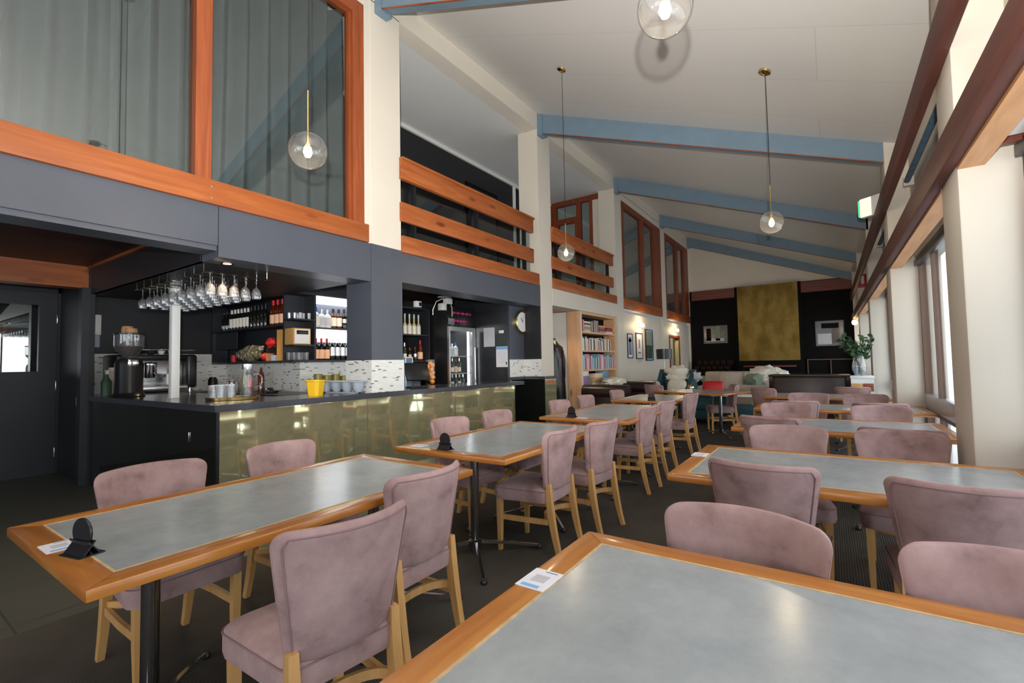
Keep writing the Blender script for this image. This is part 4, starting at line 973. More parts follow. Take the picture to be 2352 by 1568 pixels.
# back wall shelf with soda bottles
t = thing('soda_shelf', 'black open shelf with soda and spirit bottles left of the fridge', 'shelf', (-5.76, 5.02, 1.2))
for z in (0, .18, .60, 1.03): G().box(0, .26, 0, .66, z-.01, z+.01).done('shelf', 'barwall', t)
for y in (0, .66): G().box(0, .26, y-.01, y+.01, -.01, 1.04).done('side', 'barwall', t)
for i in range(5): put('limo', -5.60, 5.13+.10*i, 1.81, 'pale yellow soda bottle in the row of five on the black shelf', 'soda bottles by the fridge')
for i, (k, s, l) in enumerate([('dim', .6, 'small bottle at the left of the lower black shelf'), ('green', .95, 'green bottle with white label on the lower black shelf'), ('rose', .72, 'short bottle with copper cap on the lower black shelf'), ('dark', .8, 'dark bottle with blue grey label on the lower black shelf'), ('peachmag', .98, 'large red whisky bottle with pale label on the lower black shelf')]):
    put(k, -5.62, 5.12+.115*i, 1.39, l, 'mixed bottles on the lower black shelf', 0, s)
t = thing('junction_box', 'white socket box on the wall above the soda bottles', 'socket', (-5.5, 5.42, 2.25)); G().box(-.04, .03, -.06, .06, 0, .10, .006).done('box', 'white', t); G().box(.03, .034, .0, .05, .02, .08).done('outlet', 'blackplastic', t)
t = thing('ceiling_bracket', 'grey bracket with boxes and cables on the ceiling by the fridge', 'bracket', (-5.15, 5.68, 2.30))
G().box(-.06, .06, -.10, .10, .10, .12).done('plate', 'greybox', t); G().box(-.04, .06, .0, .12, .0, .09, .004).done('box', 'greybox', t); G().box(-.05, .05, -.11, -.01, -.11, .0, .004).done('box', 'greybox', t)
G().tube([(0, -.05, .08), (0, -.2, .02), (.0, -.28, -.12), (0, -.28, -.2)], .007, 6).done('cable', 'greybox', t); G().tube([(.02, .10, .04), (.02, .15, -.05), (.02, .15, -.2)], .007, 6).done('cable', 'greybox', t)
# fridge
t = thing('drinks_fridge', 'tall black glass door drinks fridge with a scribbled header', 'fridge', (-5.76, 5.74, 0))
g = G().box(0, .60, 0, .03, 0, 2.28).box(0, .60, .66, .69, 0, 2.28).box(0, .05, .03, .66, 0, 2.28).box(0, .60, .03, .66, 0, .12).box(0, .60, .03, .66, 1.93, 2.28)
g.done('cabinet', 'blackplastic', t)
G().box(.60, .625, .0, .69, 1.94, 2.28, .004).done('header', 'navyprint' if 0 else 'blackglass', t)
hd = [c for c in t.children if c.name.startswith('header')][0]
for j, (z, y0, y1) in enumerate(((2.17, .10, .58), (2.04, .13, .47))):
    pts = [(.628, y0+(y1-y0)*k/70, z+.026*math.sin(k*1.15+j)*(.6+.4*math.sin(k*.37))) for k in range(71)]
    G().tube(pts, .006, 5).done('marker_scrawl', 'magenta', hd)
g = G().box(.60, .64, .0, .03, .12, 1.92).box(.60, .64, .60, .69, .12, 1.92).box(.60, .64, .03, .60, .12, .17).box(.60, .64, .03, .60, 1.87, 1.92)
g.done('door_frame', 'steel', t); G().box(.615, .62, .03, .60, .17, 1.87).done('door_glass', 'pane', t); G().box(.60, .63, .0, .69, 1.92, 1.94).done('door_trim', 'steel', t)
G().tube([(.67, .63, .9), (.67, .63, 1.6)], .012, 10).done('handle', 'chrome', t)
for z in (.55, .88, 1.16, 1.45): G().box(.06, .56, .035, .655, z-.006, z+.006).done('shelf', 'greybox', t)
G().box(.055, .06, .035, .655, .13, 1.92).done('liner', 'greybox', t); G().box(.1, .56, .2, .5, 1.915, 1.925).done('interior_light', 'led', t); G().box(.50, .53, .62, .645, .2, 1.88).done('interior_light', 'led', t)
rnd = random.Random(8)
FB = 'bottles inside the drinks fridge'
for z, ks, nm in ((.89, ('green', 'green', 'redcream', 'green', 'redcream', 'green'), 'lower'), (1.166, ('vodka', 'green', 'green', 'rose', 'green'), 'middle'), (1.456, ('vodka', 'redcream', 'vodka', 'gin'), 'upper')):
    for i, k in enumerate(ks): put(k, -5.30, 5.83+.09*i, z, f'bottle on the {nm} visible shelf inside the drinks fridge', FB, 0, .85)
# notices and the clock
for (x, z, w, h, mt, l) in ((-4.83, 1.77, .235, .325, 'greypaper', 'blank looking grey paper notice on the black tile wall, upper left'), (-4.57, 1.43, .235, .345, 'paper', 'white printed notice with a blue heading on the black tile wall, lower right')):
    t = thing('paper_notice', l, 'notice', (x, 6.438, z)); G().box(-w/2, w/2, -.003, 0, -h/2, h/2).done('sheet', mt, t)
    if mt == 'paper': G().box(-w/2, w/2, -.0036, -.003, h/2-.05, h/2-.005).done('heading', 'bluepaper', t); G().box(w/2-.035, w/2-.015, -.0036, -.003, -h/2+.04, -h/2+.085).done('mark', 'soot', t)
    if mt == 'paper':
        for k in range(8): G().box(-w/2+.02, w/2-.03, -.0034, -.003, h/2-.08-.028*k, h/2-.074-.028*k).done('text_line', 'greypaper', t)
t = thing('wall_socket', 'small white switch on the black tile wall above the printed notice', 'switch', (-4.57, 6.438, 1.85)); G().box(-.05, .05, -.012, 0, -.025, .025, .004).done('plate', 'white', t)
t = thing('wall_clock', 'round white wall clock with a brass rim', 'clock', (-4.455, 6.86, 2.03), R(90))
RX90 = Matrix.Rotation(R(90), 4, 'X')
G().lathe([(.17, 0), (.205, 0), (.205, .045), (.19, .055), (.185, .04), (.17, .04), (.17, 0)], n=40, tilt=RX90, cap=False).done('rim', 'brassfine', t)
G().lathe([(0, .0), (.186, .0), (.186, .035), (0, .035)], n=40, tilt=RX90).done('face', 'white', t)
G().box(-.004, .004, -.042, -.038, 0, .13, rot=Matrix.Rotation(R(22), 4, 'Y'), piv=(0, -.04, 0)).done('minute_hand', 'greyplastic', t)
G().box(-.005, .005, -.046, -.042, 0, .09, rot=Matrix.Rotation(R(-40), 4, 'Y'), piv=(0, -.04, 0)).done('hour_hand', 'blackplastic', t)
# lower left shelf clutter
tag(G().blob((0, 0, .105), (.30, .085, .115), .12, 5, n=20).blob((.15, .0, .17), (.2, .07, .06), .2, 8).done('produce_bag', 'leafbag', None, (-6.85, 3.44, 1.412)), 'crumpled clear bag of green leaves on the lower left shelf', 'bag')
tag(G().blob((0, 0, .05), (.06, .06, .055), .06, 2).done('red_pepper', 'red', None, (-6.37, 3.41, 1.42)), 'shiny red pepper beside the bag of leaves on the shelf', 'pepper')
tag(G().blob((0, 0, .06), (.09, .07, .07), .2, 9).done('red_cloth', 'red', None, (-6.30, 3.47, 1.60)), 'red folded cloth on top of the black box on the shelf', 'cloth')
tag(G().box(-6.42, -6.02, 3.44, 3.55, 1.412, 1.605, .01).done('storage_box', 'blackplastic'), 'black storage box behind the red pepper on the shelf', 'box')
tag(G().lathe([(0, 0), (.045, 0), (.06, .10), (.055, .10), (.042, .008), (0, .008)], n=16).done('flower_pot', 'terracotta', None, (-6.22, 3.39, 1.412)), 'terracotta pot between the red pepper and the white cup', 'pot')
tag(G().lathe([(0, 0), (.05, 0), (.055, .075), (.05, .075), (.045, .006), (0, .006)], n=16).done('white_bowl', 'greyplastic', None, (-6.09, 3.39, 1.412)), 'pale grey cup beside the plywood file on the shelf', 'cup')
t = thing('magazine_file', 'plywood magazine file at the right end of the lower left shelf', 'file box', (-5.91, 3.34, 1.412))
G().prism([(0, 0), (.20, 0), (.20, .26), (.05, .40), (0, .40)], 'x', -.05, .05).done('box', 'ply', t)
tag(G().lathe([(0, 0), (.04, 0), (.04, .10), (0, .10)], n=16).done('red_candle', 'red', None, (-7.25, 3.42, 1.412)), 'dark red candle in the shadow at the left of the lower shelf', 'candle')
t = thing('display_box', 'white fronted wooden radio box in the middle cubby', 'radio', (-5.68, 3.46, 1.61), R(90))
G().box(-.12, .12, -.1, .1, 0, .21, .006).done('case', 'ply', t); G().box(-.105, .105, -.106, -.1, .012, .198, .003).done('front', 'white', t); G().box(-.08, .08, -.11, -.106, .13, .18, .003).done('dial', 'leather', t)
# bench clutter
for i, (nm, mt, x, y, prof, l) in enumerate([
    ('milk_jug', 'steel', -6.75, 3.16, [(0, 0), (.05, 0), (.055, .03), (.045, .13), (.05, .15), (0, .15)], 'steel milk jug on the back bench'),
    ('glass_dome', 'white', -7.05, 3.30, [(0, 0), (.075, 0), (.075, .07), (.06, .13), (.0, .16)], 'white domed canister on the back bench left of the carafe'),
    ('oil_bottle', 'olive', -6.85, 3.36, [(0, 0), (.035, 0), (.035, .15), (.012, .2), (.012, .25), (0, .25)], 'olive green bottle on the back bench'),
    ('sauce_bottle', 'red', -6.62, 3.34, [(0, 0), (.034, 0), (.034, .14), (.012, .18), (.012, .21), (0, .21)], 'red sauce bottle on the back bench'),
    ('syrup_bottle', 'amber', -6.42, 3.38, [(0, 0), (.04, 0), (.04, .22), (.014, .28), (.014, .33), (0, .33)], 'amber syrup bottle behind the carafe'),
    ('black_canister', 'blackplastic', -7.35, 3.18, [(0, 0), (.06, 0), (.06, .16), (.04, .2), (0, .2)], 'black canister at the left of the back bench'),
    ('black_tin', 'blackplastic', -6.1, 3.3, [(0, 0), (.07, 0), (.07, .04), (.05, .06), (0, .06)], 'low black tin on the back bench'),
    ('steel_dish', 'steel', -5.9, 3.25, [(0, 0), (.06, 0), (.09, .03), (.085, .03), (.055, .006), (0, .006)], 'shallow steel dish on the back bench')]):
    tag(G().lathe(prof, n=16).done(nm, mt, None, (x, y, 1.0)), l, nm.split('_')[-1])
tag(G().blob((0, 0, .04), (.12, .07, .045), .25, 3).done('cleaning_cloth', 'yellow', None, (-7.18, 3.12, 1.0)), 'yellow cloth heaped on the back bench', 'cloth')

# ------------------------------------------------------------------ bookcase
t = thing('bookcase', 'tall timber bookcase full of books between the coat passage and the third post', 'bookcase', (-4.45, 8.62, 0))
G().box(-.01, .30, -.02, .045, 0, 2.35, .003).done('side_panel', 'knotty', t); G().box(.285, .303, -.018, .045, 0, 2.35).done('front_edging', 'cream', t); G().box(0, .29, 1.80, 1.84, 0, 2.35).done('side_panel', 'shelfwood', t)
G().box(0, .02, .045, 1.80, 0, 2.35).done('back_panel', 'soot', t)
SHZ = [.40, .78, 1.155, 1.555, 1.94]
for z in SHZ: G().box(.02, .29, .045, 1.80, z-.035, z).done('shelf', 'shelfwood', t)
G().box(.02, .30, .045, 1.80, 2.29, 2.35).done('top_rail', 'shelfwood', t); G().box(.02, .30, .045, 1.80, 0, .06).done('plinth', 'shelfwood', t)
BOOKCOL = {'white': (225, 220, 210), 'cream': (222, 200, 170), 'maroon': (120, 40, 56), 'pink': (214, 160, 176), 'blue': (110, 150, 180), 'teal': (90, 150, 160), 'grey': (150, 148, 146), 'black': (40, 38, 40), 'red': (180, 70, 60), 'tan': (190, 150, 110), 'green': (110, 140, 110), 'violet': (140, 110, 150)}
for k, c in BOOKCOL.items(): M['book_'+k] = plain('book cover '+k, srgb(*c), .55, var=.12, scale=30)
bkp = {}
def book(col, y, z, w, h, d, where, lay=False):
    key = col
    if key not in bkp:
        g = G(); g.box(0, 1, 0, .12, 0, 1).box(0, 1, .88, 1, 0, 1).box(.94, 1, .12, .88, 0, 1).box(.03, .94, .12, .88, .015, .985, mi=1)
        bkp[key] = g.done('book', ['book_'+col, 'paper']); o = bkp[key]
    else: o = bkp[key].copy(); COL.objects.link(o)
    o.location = (-4.17-d, y, z); o.scale = (d, w, h)
    if lay: o.rotation_euler.x = 0; o.scale = (d, h, w)
    tag(o, f'{col} book {"lying flat" if lay else "standing"} on the {where}', 'book', f'books on the {where}')
rnd = random.Random(21)
WH = {1.94: 'top shelf of the bookcase', 1.555: 'second shelf of the bookcase', 1.155: 'third shelf of the bookcase', .78: 'fourth shelf of the bookcase'}
def run(z, seq, y, end, hmin, hmax):
    i = 0
    while y < end:
        w = rnd.uniform(.022, .05); h = rnd.uniform(hmin, hmax)
        book(seq[i % len(seq)], y, z+.001, w, h, rnd.uniform(.15, .20), WH[z]); y += w+.0015; i += 1
    return y
run(1.94, ['maroon', 'maroon', 'pink'], 8.70, 8.80, .22, .26)
for k in range(6): book(['cream', 'tan', 'grey', 'cream', 'maroon', 'white'][k], 8.84, 1.941+k*.036, .034, .28, .18, WH[1.94], True)
run(1.94, ['green', 'grey', 'tan', 'black', 'grey', 'blue'], 9.14, 9.52, .22, .27)
for k in range(4): book(['grey', 'maroon', 'red', 'tan'][k], 9.58, 1.941+k*.042, .04, .30, .17, WH[1.94], True)
for k in range(3): book(['white', 'red', 'maroon'][k], 9.98, 1.941+k*.045, .043, .34, .17, WH[1.94], True)
run(1.555, ['white', 'white', 'grey', 'black', 'cream', 'white', 'tan', 'white', 'maroon', 'cream', 'white', 'black'], 8.70, 9.90, .20, .28)
run(1.555, ['cream', 'black', 'white', 'white', 'black', 'maroon'], 9.93, 10.2, .22, .26)
run(1.155, ['black', 'teal', 'white', 'blue', 'red', 'pink', 'pink', 'white', 'pink', 'violet', 'pink', 'maroon', 'white', 'grey', 'blue', 'white', 'teal', 'blue', 'teal', 'white'], 8.68, 10.38, .23, .33)
GAME = [('violet', 8.72, .30, .24), ('white', 8.72, .26, .10), ('green', 9.02, .12, .12), ('cream', 9.2, .40, .09), ('tan', 9.2, .42, .09), ('cream', 9.30, .40, .10), ('blue', 9.66, .36, .10), ('teal', 9.70, .36, .09), ('blue', 9.72, .3, .14)]
zt = {}
for k, (c, y, w, h) in enumerate(GAME):
    key = 0 if y < 9.0 else 1 if y < 9.1 else 2 if y < 9.5 else 3
    z = zt.get(key, .781); o = G().box(-4.36, -4.17, 0, w, 0, h, .004).done('board_game', 'book_'+c, None, (0, y, z)); zt[key] = z+h+.001
    tag(o, f'{c} board game box on the fourth shelf of the bookcase, {["bottom", "middle", "top"][min(2, sum(1 for q in GAME[:k] if (0 if q[1] < 9.0 else 1 if q[1] < 9.1 else 2 if q[1] < 9.5 else 3) == key))]} of the {["left", "slim", "middle", "right"][key]} stack', 'box', 'board games on the fourth shelf')
# coats in the passage
for i, (x, y) in enumerate(((-4.66, 7.82), (-4.60, 8.14), (-4.66, 8.44))):
    t = thing('black_coat', ['black coat hanging in the passage, nearest the side counter', 'black coat hanging in the passage, middle one', 'black coat hanging in the passage beside the timber post'][i], 'coat', (x, y, .55), .4*i)
    G().loft([[(.17*s*math.cos(a)*(1+.12*math.sin(5*a+i)), .13*s*math.sin(a)*(1+.15*math.sin(4*a)), z) for a in [2*PI*k/24 for k in range(24)]] for z, s in ((0, 1.15), (.3, 1.1), (.7, 1.0), (.98, 1.0), (1.08, .85), (1.14, .45), (1.2, .2))]).done('body', 'blackplastic', t)
    for s in (-1, 1): G().tube([(s*.12, 0, 1.05), (s*.17, .01, .8), (s*.17, .02, .45)], [.05, .05, .045], 10).done('sleeve', 'blackplastic', t)
tag(G().tube([(-4.74, 7.7, 1.80), (-4.74, 8.6, 1.80)], .015).done('coat_rail', 'blackmetal'), 'black rail carrying the hanging coats', 'rail')

# ------------------------------------------------------------------ lounge
def cushion(name, mt, label, x, y, z, w, h, d, rx=0, rz=0, cat='cushion', group=None):
    rings = []
    for k in range(9):
        q = -1+k/4; s = math.sqrt(max(.02, 1-q*q))**.5
        rings.append([(w/2*s*math.copysign(abs(math.cos(a))**.45, math.cos(a))*(1-.0), d/2*q, h/2*s*math.copysign(abs(math.sin(a))**.45, math.sin(a))) for a in [2*PI*j/28 for j in range(28)]])
    o = G().loft(rings).done(name, mt, None, (x, y, z)); o.rotation_euler = (rx, 0, rz)
    return tag(o, label, cat, group)
def sofa(name, label, mt, x, y, rz, W, D, H, arm=.2, armh=.6, seat=.42, legs='blackplastic', cat='sofa', roll=False):
    t = thing(name, label, cat, (x, y, 0), rz)      # faces local -y
    G().box(-W/2, W/2, -D/2+.02, D/2, .10, seat-.12, .02).done('base', mt, t)
    G().box(-W/2+arm*.4, W/2-arm*.4, D/2-.24, D/2, .12, H, .07, seg=4).done('backrest', mt, t)
    for s in (-1, 1):
        g = G()
        if roll:
            g.box(s*W/2-(arm if s > 0 else 0), s*W/2+(0 if s > 0 else arm), -D/2, D/2-.02, .1, armh-.08, .03, seg=3)
            g.tube([(s*(W/2-arm/2), -D/2-.01, armh-.08), (s*(W/2-arm/2), D/2, armh-.08)], arm*.62, 18)
        else: g.box(s*W/2-(arm if s > 0 else 0), s*W/2+(0 if s > 0 else arm), -D/2, D/2-.02, .1, armh, .05, seg=3)
        g.done('arm', mt, t)
    n = 2 if W > 1.3 else 1; iw = (W-2*arm)/n
    for k in range(n): G().box(-W/2+arm+k*iw+.006, -W/2+arm+(k+1)*iw-.006, -D/2, D/2-.22, seat-.13, seat+.02, .05, seg=3).done('seat_cushion', mt, t)
    for sx in (-1, 1):
        for sy in (-1, 1): G().lathe([(0, 0), (.02, 0), (.028, .12), (0, .12)], (sx*(W/2-.08), sy*(D/2-.08), 0), 10).done('leg', legs, t)
    return t
sofa('leather_sofa', 'dark brown buttoned leather sofa in front of the bookcase', 'leather', -3.62, 9.32, R(90), 1.8, .90, .84, .24, .80, .46, roll=True)
tag(G().blob((0, 0, 0), (.24, .34, .10), .22, 12).done('fleece_throw', 'fleece', None, (-3.86, 9.55, .88)), 'white fleece heaped over the back of the leather sofa', 'fleece')
cushion('striped_cushion', 'oatmeal', 'striped pinkish cushion leaning behind the leather sofa arm', -3.42, 10.62, .66, .46, .42, .16, .2, .1)
for k in range(4): pass
t = thing('tub_chair', 'small beige tub chair by the three framed prints', 'chair', (-3.75, 11.75, 0), R(30))
G().lathe([(.26, .40), (.31, .44), (.34, .60), (.33, .80), (.30, .81), (.29, .60), (.25, .46)], n=28, cap=False).done('shell', 'oatmeal', t); G().lathe([(0, .38), (.27, .38), (.28, .46), (0, .47)], n=24).done('seat', 'oatmeal', t)
for a in (45, 135, 225, 315): G().tube([(.2*math.cos(R(a)), .2*math.sin(R(a)), .39), (.26*math.cos(R(a)), .26*math.sin(R(a)), 0)], [.018, .012], 8).done('leg', 'blackplastic', t)
t = thing('lounge_table', 'dark low table with a wavy edge behind the leather sofa', 'table', (-3.55, 10.95, 0), R(12))
G().prism([(.5*math.cos(a)*.7*(1+.06*math.sin(3*a)), .28*math.sin(a)*(1+.08*math.cos(4*a))) for a in [2*PI*k/30 for k in range(30)]], 'z', .70, .74).done('table_top', 'walnut', t)
for a in (30, 150, 270): G().tube([(.2*math.cos(R(a)), .12*math.sin(R(a)), .70), (.34*math.cos(R(a)), .2*math.sin(R(a)), 0)], .018, 8).done('leg', 'blackplastic', t)
t = thing('floor_lamp', 'floor lamp with a wide black drum shade behind the fleece covered armchair', 'lamp', (-3.52, 12.1, 0))
G().lathe([(0, 0), (.15, 0), (.15, .02), (.02, .035), (0, .035)], n=24).done('base', 'brassfine', t); G().lathe([(.02, .03), (.02, 1.4)], n=12).done('pole', 'white', t)
G().lathe([(.185, 1.345), (.195, 1.60), (.19, 1.60), (.18, 1.345)], n=32, cap=False).done('shade', 'blackplastic', t)
# teal winged armchair with fleece and a white cushion
t = thing('wing_armchair', 'teal winged armchair draped with a white fleece', 'armchair', (-3.02, 11.05, 0), R(-8))
G().box(-.33, .33, -.34, .30, .14, .42, .06, seg=3).done('seat', 'teal', t)
G().box(-.34, .34, .20, .36, .2, 1.06, .07, seg=4).done('backrest', 'teal', t)
for s in (-1, 1):
    G().prism([(-.34, .2), (.34, .2), (.34, 1.08), (.22, 1.10), (.05, .86), (-.18, .66), (-.34, .60)], 'x', s*.37-.045, s*.37+.045).done('wing', 'teal', t)
    for y in (-.27, .28): G().lathe([(0, 0), (.016, 0), (.025, .16), (0, .16)], (s*.28, y, 0), 10).done('leg', 'beech', t)
tag(G().blob((0, 0, 0), (.27, .15, .16), .24, 31, n=22).blob((.02, -.08, -.12), (.21, .08, .12), .3, 4, n=18).done('sheepskin', 'fleece', None, (-2.99, 11.28, 1.03)), 'white sheepskin over the back of the teal winged armchair', 'fleece')
cushion('white_cushion', 'fleece', 'white textured cushion on the teal winged armchair', -2.92, 10.93, .68, .44, .40, .15, R(-14), R(-10))
tag(G().blob((0, 0, 0), (.13, .06, .10), .3, 5).done('grey_scarf', 'greypaper', None, (-2.58, 11.2, .93)), 'pale scarf hanging off the right wing of the teal armchair', 'scarf')
# green sofa with blanket, red cushion
sofa('lounge_sofa', 'olive sofa with a dark back and sage blanket left of the fireplace', 'throw', -3.05, 14.0, R(20), 1.7, .9, .80, .18, .6, .42)
G_ = G().bar([(-3.3, 13.6, .86), (-2.95, 13.5, .84), (-2.62, 13.35, .66), (-2.48, 13.2, .50)], [.4, .42, .40, .36], .05); tag(G_.done('sage_blanket', 'throw'), 'sage blanket thrown diagonally over the olive sofa', 'blanket')
cushion('dark_cushion', 'blackplastic', 'dark cushion under the sage blanket on the olive sofa', -3.15, 13.55, .66, .5, .42, .16, R(-15), R(15))
sofa('teal_armchair', 'low teal armchair holding the red cushion', 'teal', -2.25, 10.62, R(10), .86, .8, .66, .14, .56, .40, cat='armchair')
cushion('red_cushion', 'red', 'bright red cushion propped on the low teal armchair', -2.06, 10.50, .74, .42, .26, .14, R(-18), R(6))
sofa('oatmeal_sofa', 'oatmeal sofa facing the camera with a fleece heaped on it', 'oatmeal', -1.82, 12.75, 0, 2.0, .9, 1.0, .2, .66, .46)
cushion('oatmeal_cushion', 'oatmeal', 'plump oatmeal cushion on the left seat of the oatmeal sofa', -2.02, 12.42, .77, .56, .48, .2, R(-16), R(8))
tag(G().blob((0, 0, 0), (.42, .22, .22), .3, 17, n=24).blob((.2, -.14, -.14), (.2, .1, .2), .3, 3, n=18).done('fleece_throw', 'fleece', None, (-1.30, 12.6, .90)), 'white fleece heaped on the right end of the oatmeal sofa', 'fleece')
tag(G().blob((0, 0, 0), (.20, .12, .16), .22, 21, n=18).done('grey_green_cushion', 'throw', None, (-1.52, 12.36, .80)), 'crumpled grey green cushion beside the white fleece', 'cushion')
sofa('low_sofa', 'pale grey sofa turned with its back to the camera before the piano', 'oatmeal', -1.25, 11.35, PI, 1.1, .8, .76, .16, .6, .40)
t = thing('footstool', 'teal square footstool behind the fifth window table', 'footstool', (-1.30, 9.85, 0))
G().box(-.26, .26, -.26, .26, .12, .44, .05, seg=3).done('cushion', 'teal', t)
for sx in (-1, 1):
    for sy in (-1, 1): G().lathe([(0, 0), (.015, 0), (.02, .13), (0, .13)], (sx*.2, sy*.2, 0), 8).done('leg', 'beech', t)
t = thing('side_table', 'white topped side table on thin brass legs behind the profile chair', 'table', (-1.60, 10.05, 0))
G().box(-.38, .38, -.25, .25, .60, .622, .004).done('table_top', 'white', t)
for sx in (-1, 1):
    for sy in (-1, 1): G().tube([(sx*.34, sy*.21, .60), (sx*.36, sy*.23, 0)], .010, 8).done('leg', 'brassfine', t)
# piano
t = thing('piano', 'dark mahogany piano with its long side to the dining room', 'piano', (-.36, 10.35, 0))
G().box(-.64, .64, -.22, .24, .965, 1.005, .012).done('lid', 'walnut', t)
G().box(-.58, .58, -.16, .22, .06, .965, .01).done('case', 'walnut', t)
for s in (-1, 1): G().prism([(-.22, 0), (.24, 0), (.24, .97), (-.21, .97), (-.21, .80), (-.18, .72), (-.22, .66), (-.25, .55), (-.22, .5)], 'x', s*.60-.03, s*.60+.03).done('end_panel', 'walnut', t)
G().box(-.57, .57, -.185, -.16, .44, .52, .006).done('moulding', 'walnut', t); G().lathe([(0, 0), (.03, 0), (.03, .01), (0, .012)], (0, -.165, .60), 16, tilt=Matrix.Rotation(R(90), 4, 'X')).done('lock_plate', 'brassfine', t)
t = thing('sideboard', 'white topped sideboard with orange timber doors beside the piano', 'sideboard', (.47, 10.22, 0))
G().box(-.21, .125, -.24, .24, .95, .985, .004).done('top', 'white', t); G().box(-.20, .12, -.22, .22, .0, .95).done('body', 'white', t)
G().box(-.19, -.04, -.236, -.22, .73, .86, .003).done('drawer', 'ply', t); G().box(-.03, .11, -.236, -.22, .73, .86, .003).done('drawer', 'pine_x', t)
t = thing('plant_vase', 'clear glass vase of leafy green stems on the sideboard', 'vase', (.40, 10.15, .985))
G().lathe([(0, .004), (.06, .006), (.10, .08), (.105, .18), (.08, .30), (.07, .36), (.082, .38)], n=24, cap=False).done('vase', 'drink', t)
G().lathe([(0, .01), (.058, .012), (.095, .08), (.10, .16), (0, .16)], n=20).done('water', 'water', t)
rnd = random.Random(3); lf = G(); stg = G()
for k in range(17):
    a = rnd.uniform(0, 2*PI); sp = rnd.uniform(.08, .26); hh = rnd.uniform(.44, .70)
    P_ = [Vector((.03*math.cos(a+3), .03*math.sin(a+3), .03)), Vector((sp*.35*math.cos(a), sp*.35*math.sin(a), .36)), Vector((sp*math.cos(a), sp*math.sin(a), hh))]
    pts = [P_[0]*(1-u)**2+P_[1]*2*u*(1-u)+P_[2]*u*u for u in [j/8 for j in range(9)]]
    stg.tube(pts, .004, 5)
    for j in range(13):
        u = .5+.5*j/12; p = P_[0]*(1-u)**2+P_[1]*2*u*(1-u)+P_[2]*u*u
        b1 = Vector((rnd.uniform(-1, 1), rnd.uniform(-1, 1), rnd.uniform(-.3, .8))).normalized(); b2 = b1.cross(Vector((rnd.uniform(-1, 1), rnd.uniform(-1, 1), rnd.uniform(-1, 1)))).normalized()
        L = rnd.uniform(.075, .13); w_ = L*.5; nn = b1.cross(b2)*.012
        lf.loft([[p, p+b1*L*.3+b2*w_*.5+nn, p+b1*L*.7+b2*w_*.4+nn, p+b1*L, p+b1*L*.7-b2*w_*.4+nn, p+b1*L*.3-b2*w_*.5+nn], [q_-nn*.3 for q_ in (p, p+b1*L*.3+b2*w_*.5+nn, p+b1*L*.7+b2*w_*.4+nn, p+b1*L, p+b1*L*.7-b2*w_*.4+nn, p+b1*L*.3-b2*w_*.5+nn)]], 0, True, True, False)
lf.done('leaves', 'green', t); stg.done('stems', 'darkgreen', t)
# far wall recess and firewood
t = thing('recess_frame', 'dark recess with a brown timber frame right of the fireplace', 'frame', (-.62, YE-.06, 0))
G().box(0, 1.22, 0, .05, 1.23, 1.26).done('top_rail', 'bronze', t)
for x in (0, .60, 1.18): G().box(x, x+.03, 0, .05, .0, 1.23).done('upright', 'bronze', t)
rnd = random.Random(6); k = 0
for r in range(4):
    for c in range(6):
        tag(G().lathe([(0, 0), (.085, 0), (.085, .35), (0, .35)], n=12, tilt=Matrix.Rotation(R(90), 4, 'X')).done('firewood_log', 'bark', None, (-3.85+.19*c+.09*(r % 2), YE-.06, .70+.165*r)), 'split log in the dark wood store left of the chimney', 'log', 'logs in the wood store')
slab('ledge', -4.0, -2.65, YE-.45, YE, 0, .61, 'soot', 'black ledge under the wood store', 'wall')
t = thing('hearth_mantel', 'dark timber mantel shelf under the brass panel', 'shelf', (-1.66, YE-.2, 1.03)); G().box(-.75, .75, -.1, .06, 0, .05, .004).done('shelf', 'redwood_x', t)

# ------------------------------------------------------------------ light
def point(x, y, z, e, c, r=.03, nm='lamp_light'):
    l = bpy.data.lights.new(nm, 'POINT'); l.energy = e; l.color = c; l.shadow_soft_size = r
    o = bpy.data.objects.new(nm, l); COL.objects.link(o); o.location = (x, y, z); return o
warm = (1, .78, .52)
for x, y, z in ((-2.62, 1.66, 2.62), (-.51, 1.93, 2.745), (-2.777, 5.385, 2.695), (-.4385, 5.352, 2.65)): point(x, y, z-.02, 7, warm, .02)
for y, z in ((12.1, 2.24), (15.5, 2.27)): point(XA+.16, y, z, 8, (1, .74, .42), .05)
point(.48, 15.9, 2.2, 8, (1, .74, .42), .05)
point(-5.0, 16.9, 2.0, 4, (1, .8, .5), .05)
for a, c in bays:
    l = bpy.data.lights.new('window_portal', 'AREA'); l.shape = 'RECTANGLE'; l.size = c-a; l.size_y = 2.25
    l.cycles.is_portal = True
    o = bpy.data.objects.new('window_portal', l); COL.objects.link(o); o.location = (XW+.12, (a+c)/2, 1.2); o.rotation_euler = (0, R(90), 0)
    o.rotation_euler = Matrix(((0, 0, 1), (1, 0, 0), (0, 1, 0))).to_euler()   # -z of the light looks into the room
for x0, x1 in ((-6.2, -4.2), (-3.5, .3)):
    l = bpy.data.lights.new('window_portal', 'AREA'); l.shape = 'RECTANGLE'; l.size = x1-x0; l.size_y = 1.8; l.cycles.is_portal = True
    o = bpy.data.objects.new('window_portal', l); COL.objects.link(o); o.location = ((x0+x1)/2, -4.3, 1.7); o.rotation_euler = (R(90), 0, PI)
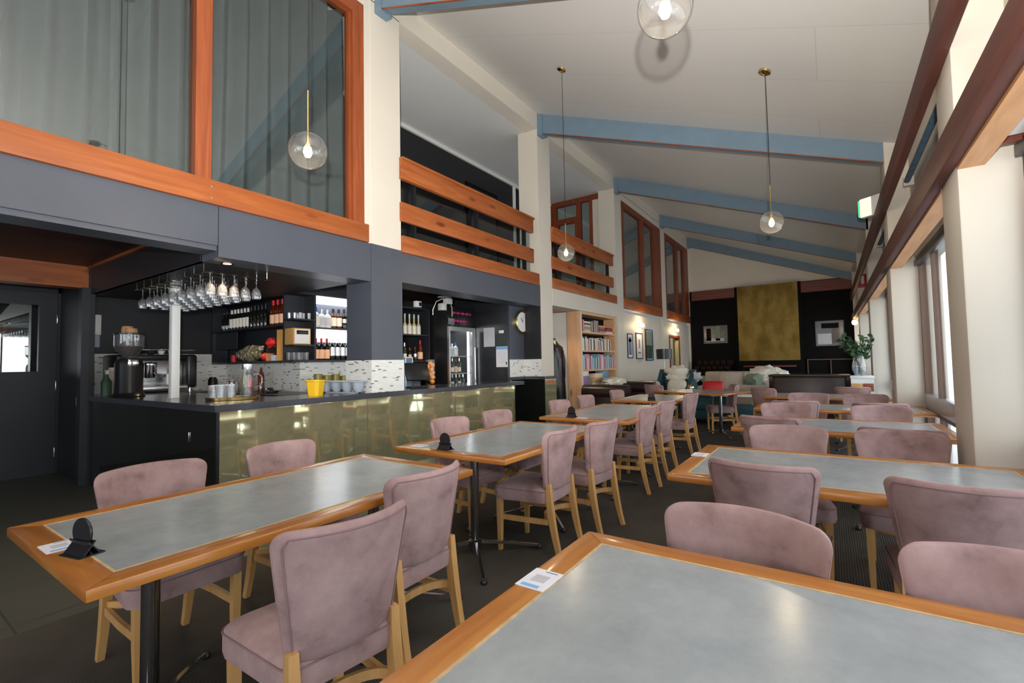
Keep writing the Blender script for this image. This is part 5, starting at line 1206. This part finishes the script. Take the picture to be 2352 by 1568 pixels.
# the photographer's flash, a hand's breadth above the lens (it throws the pendant's shadow on the ceiling in the photograph)
l = bpy.data.lights.new('camera_flash', 'SPOT'); l.energy = 1180; l.color = (1, .97, .93); l.spot_size = R(128); l.spot_blend = 1; l.shadow_soft_size = .02
o = bpy.data.objects.new('camera_flash', l); COL.objects.link(o); o.location = (.057, -.11, 1.54)
o.rotation_euler = Vector((-3.0, 3.9, 4.6)).to_track_quat('-Z', 'Y').to_euler()
W = bpy.data.worlds.new('overcast'); SC.world = W; W.use_nodes = True
bg = W.node_tree.nodes['Background']
nt = W.node_tree; tc = N(nt, 'ShaderNodeTexCoord'); sx = N(nt, 'ShaderNodeSeparateXYZ'); nt.links.new(tc.outputs['Generated'], sx.inputs[0])
nt.links.new(ramp(nt, sx.outputs['Z'], [(.0, (.95, .97, 1, 1)), (.35, (.86, .92, 1, 1)), (1, (.75, .84, 1, 1))]), bg.inputs['Color'])
bg.inputs['Strength'].default_value = 2.7

# ------------------------------------------------------------------ camera
cam = bpy.data.cameras.new('camera'); co = bpy.data.objects.new('camera', cam); COL.objects.link(co); SC.camera = co
cam.sensor_width = 36; cam.lens = 36*1078.98/2352; cam.clip_start = .05; cam.clip_end = 200
yaw, pit, rol = .595303, .0446932, -.0188444
cy, sy, cp, sp = math.cos(yaw), math.sin(yaw), math.cos(pit), math.sin(pit)
f = Vector((-sy*cp, cy*cp, sp)); r0 = Vector((cy, sy, 0)); u0 = r0.cross(f)
rt = r0*math.cos(rol)+u0*math.sin(rol); up = u0*math.cos(rol)-r0*math.sin(rol)
mw = Matrix((rt, up, -f)).transposed().to_4x4(); mw.translation = Vector((0, 0, 1.33)); co.matrix_world = mw
SC.view_settings.view_transform = 'Standard'; SC.view_settings.look = 'None'; SC.view_settings.gamma = 1; SC.view_settings.use_curve_mapping = False
SC.view_settings.exposure = 0.55
cy_ = SC.cycles
cy_.use_denoising = True; cy_.max_bounces = 9; cy_.diffuse_bounces = 5; cy_.glossy_bounces = 4; cy_.transmission_bounces = 4; cy_.transparent_max_bounces = 14
cy_.caustics_reflective = False; cy_.caustics_refractive = False; cy_.sample_clamp_indirect = 6; cy_.blur_glossy = .2
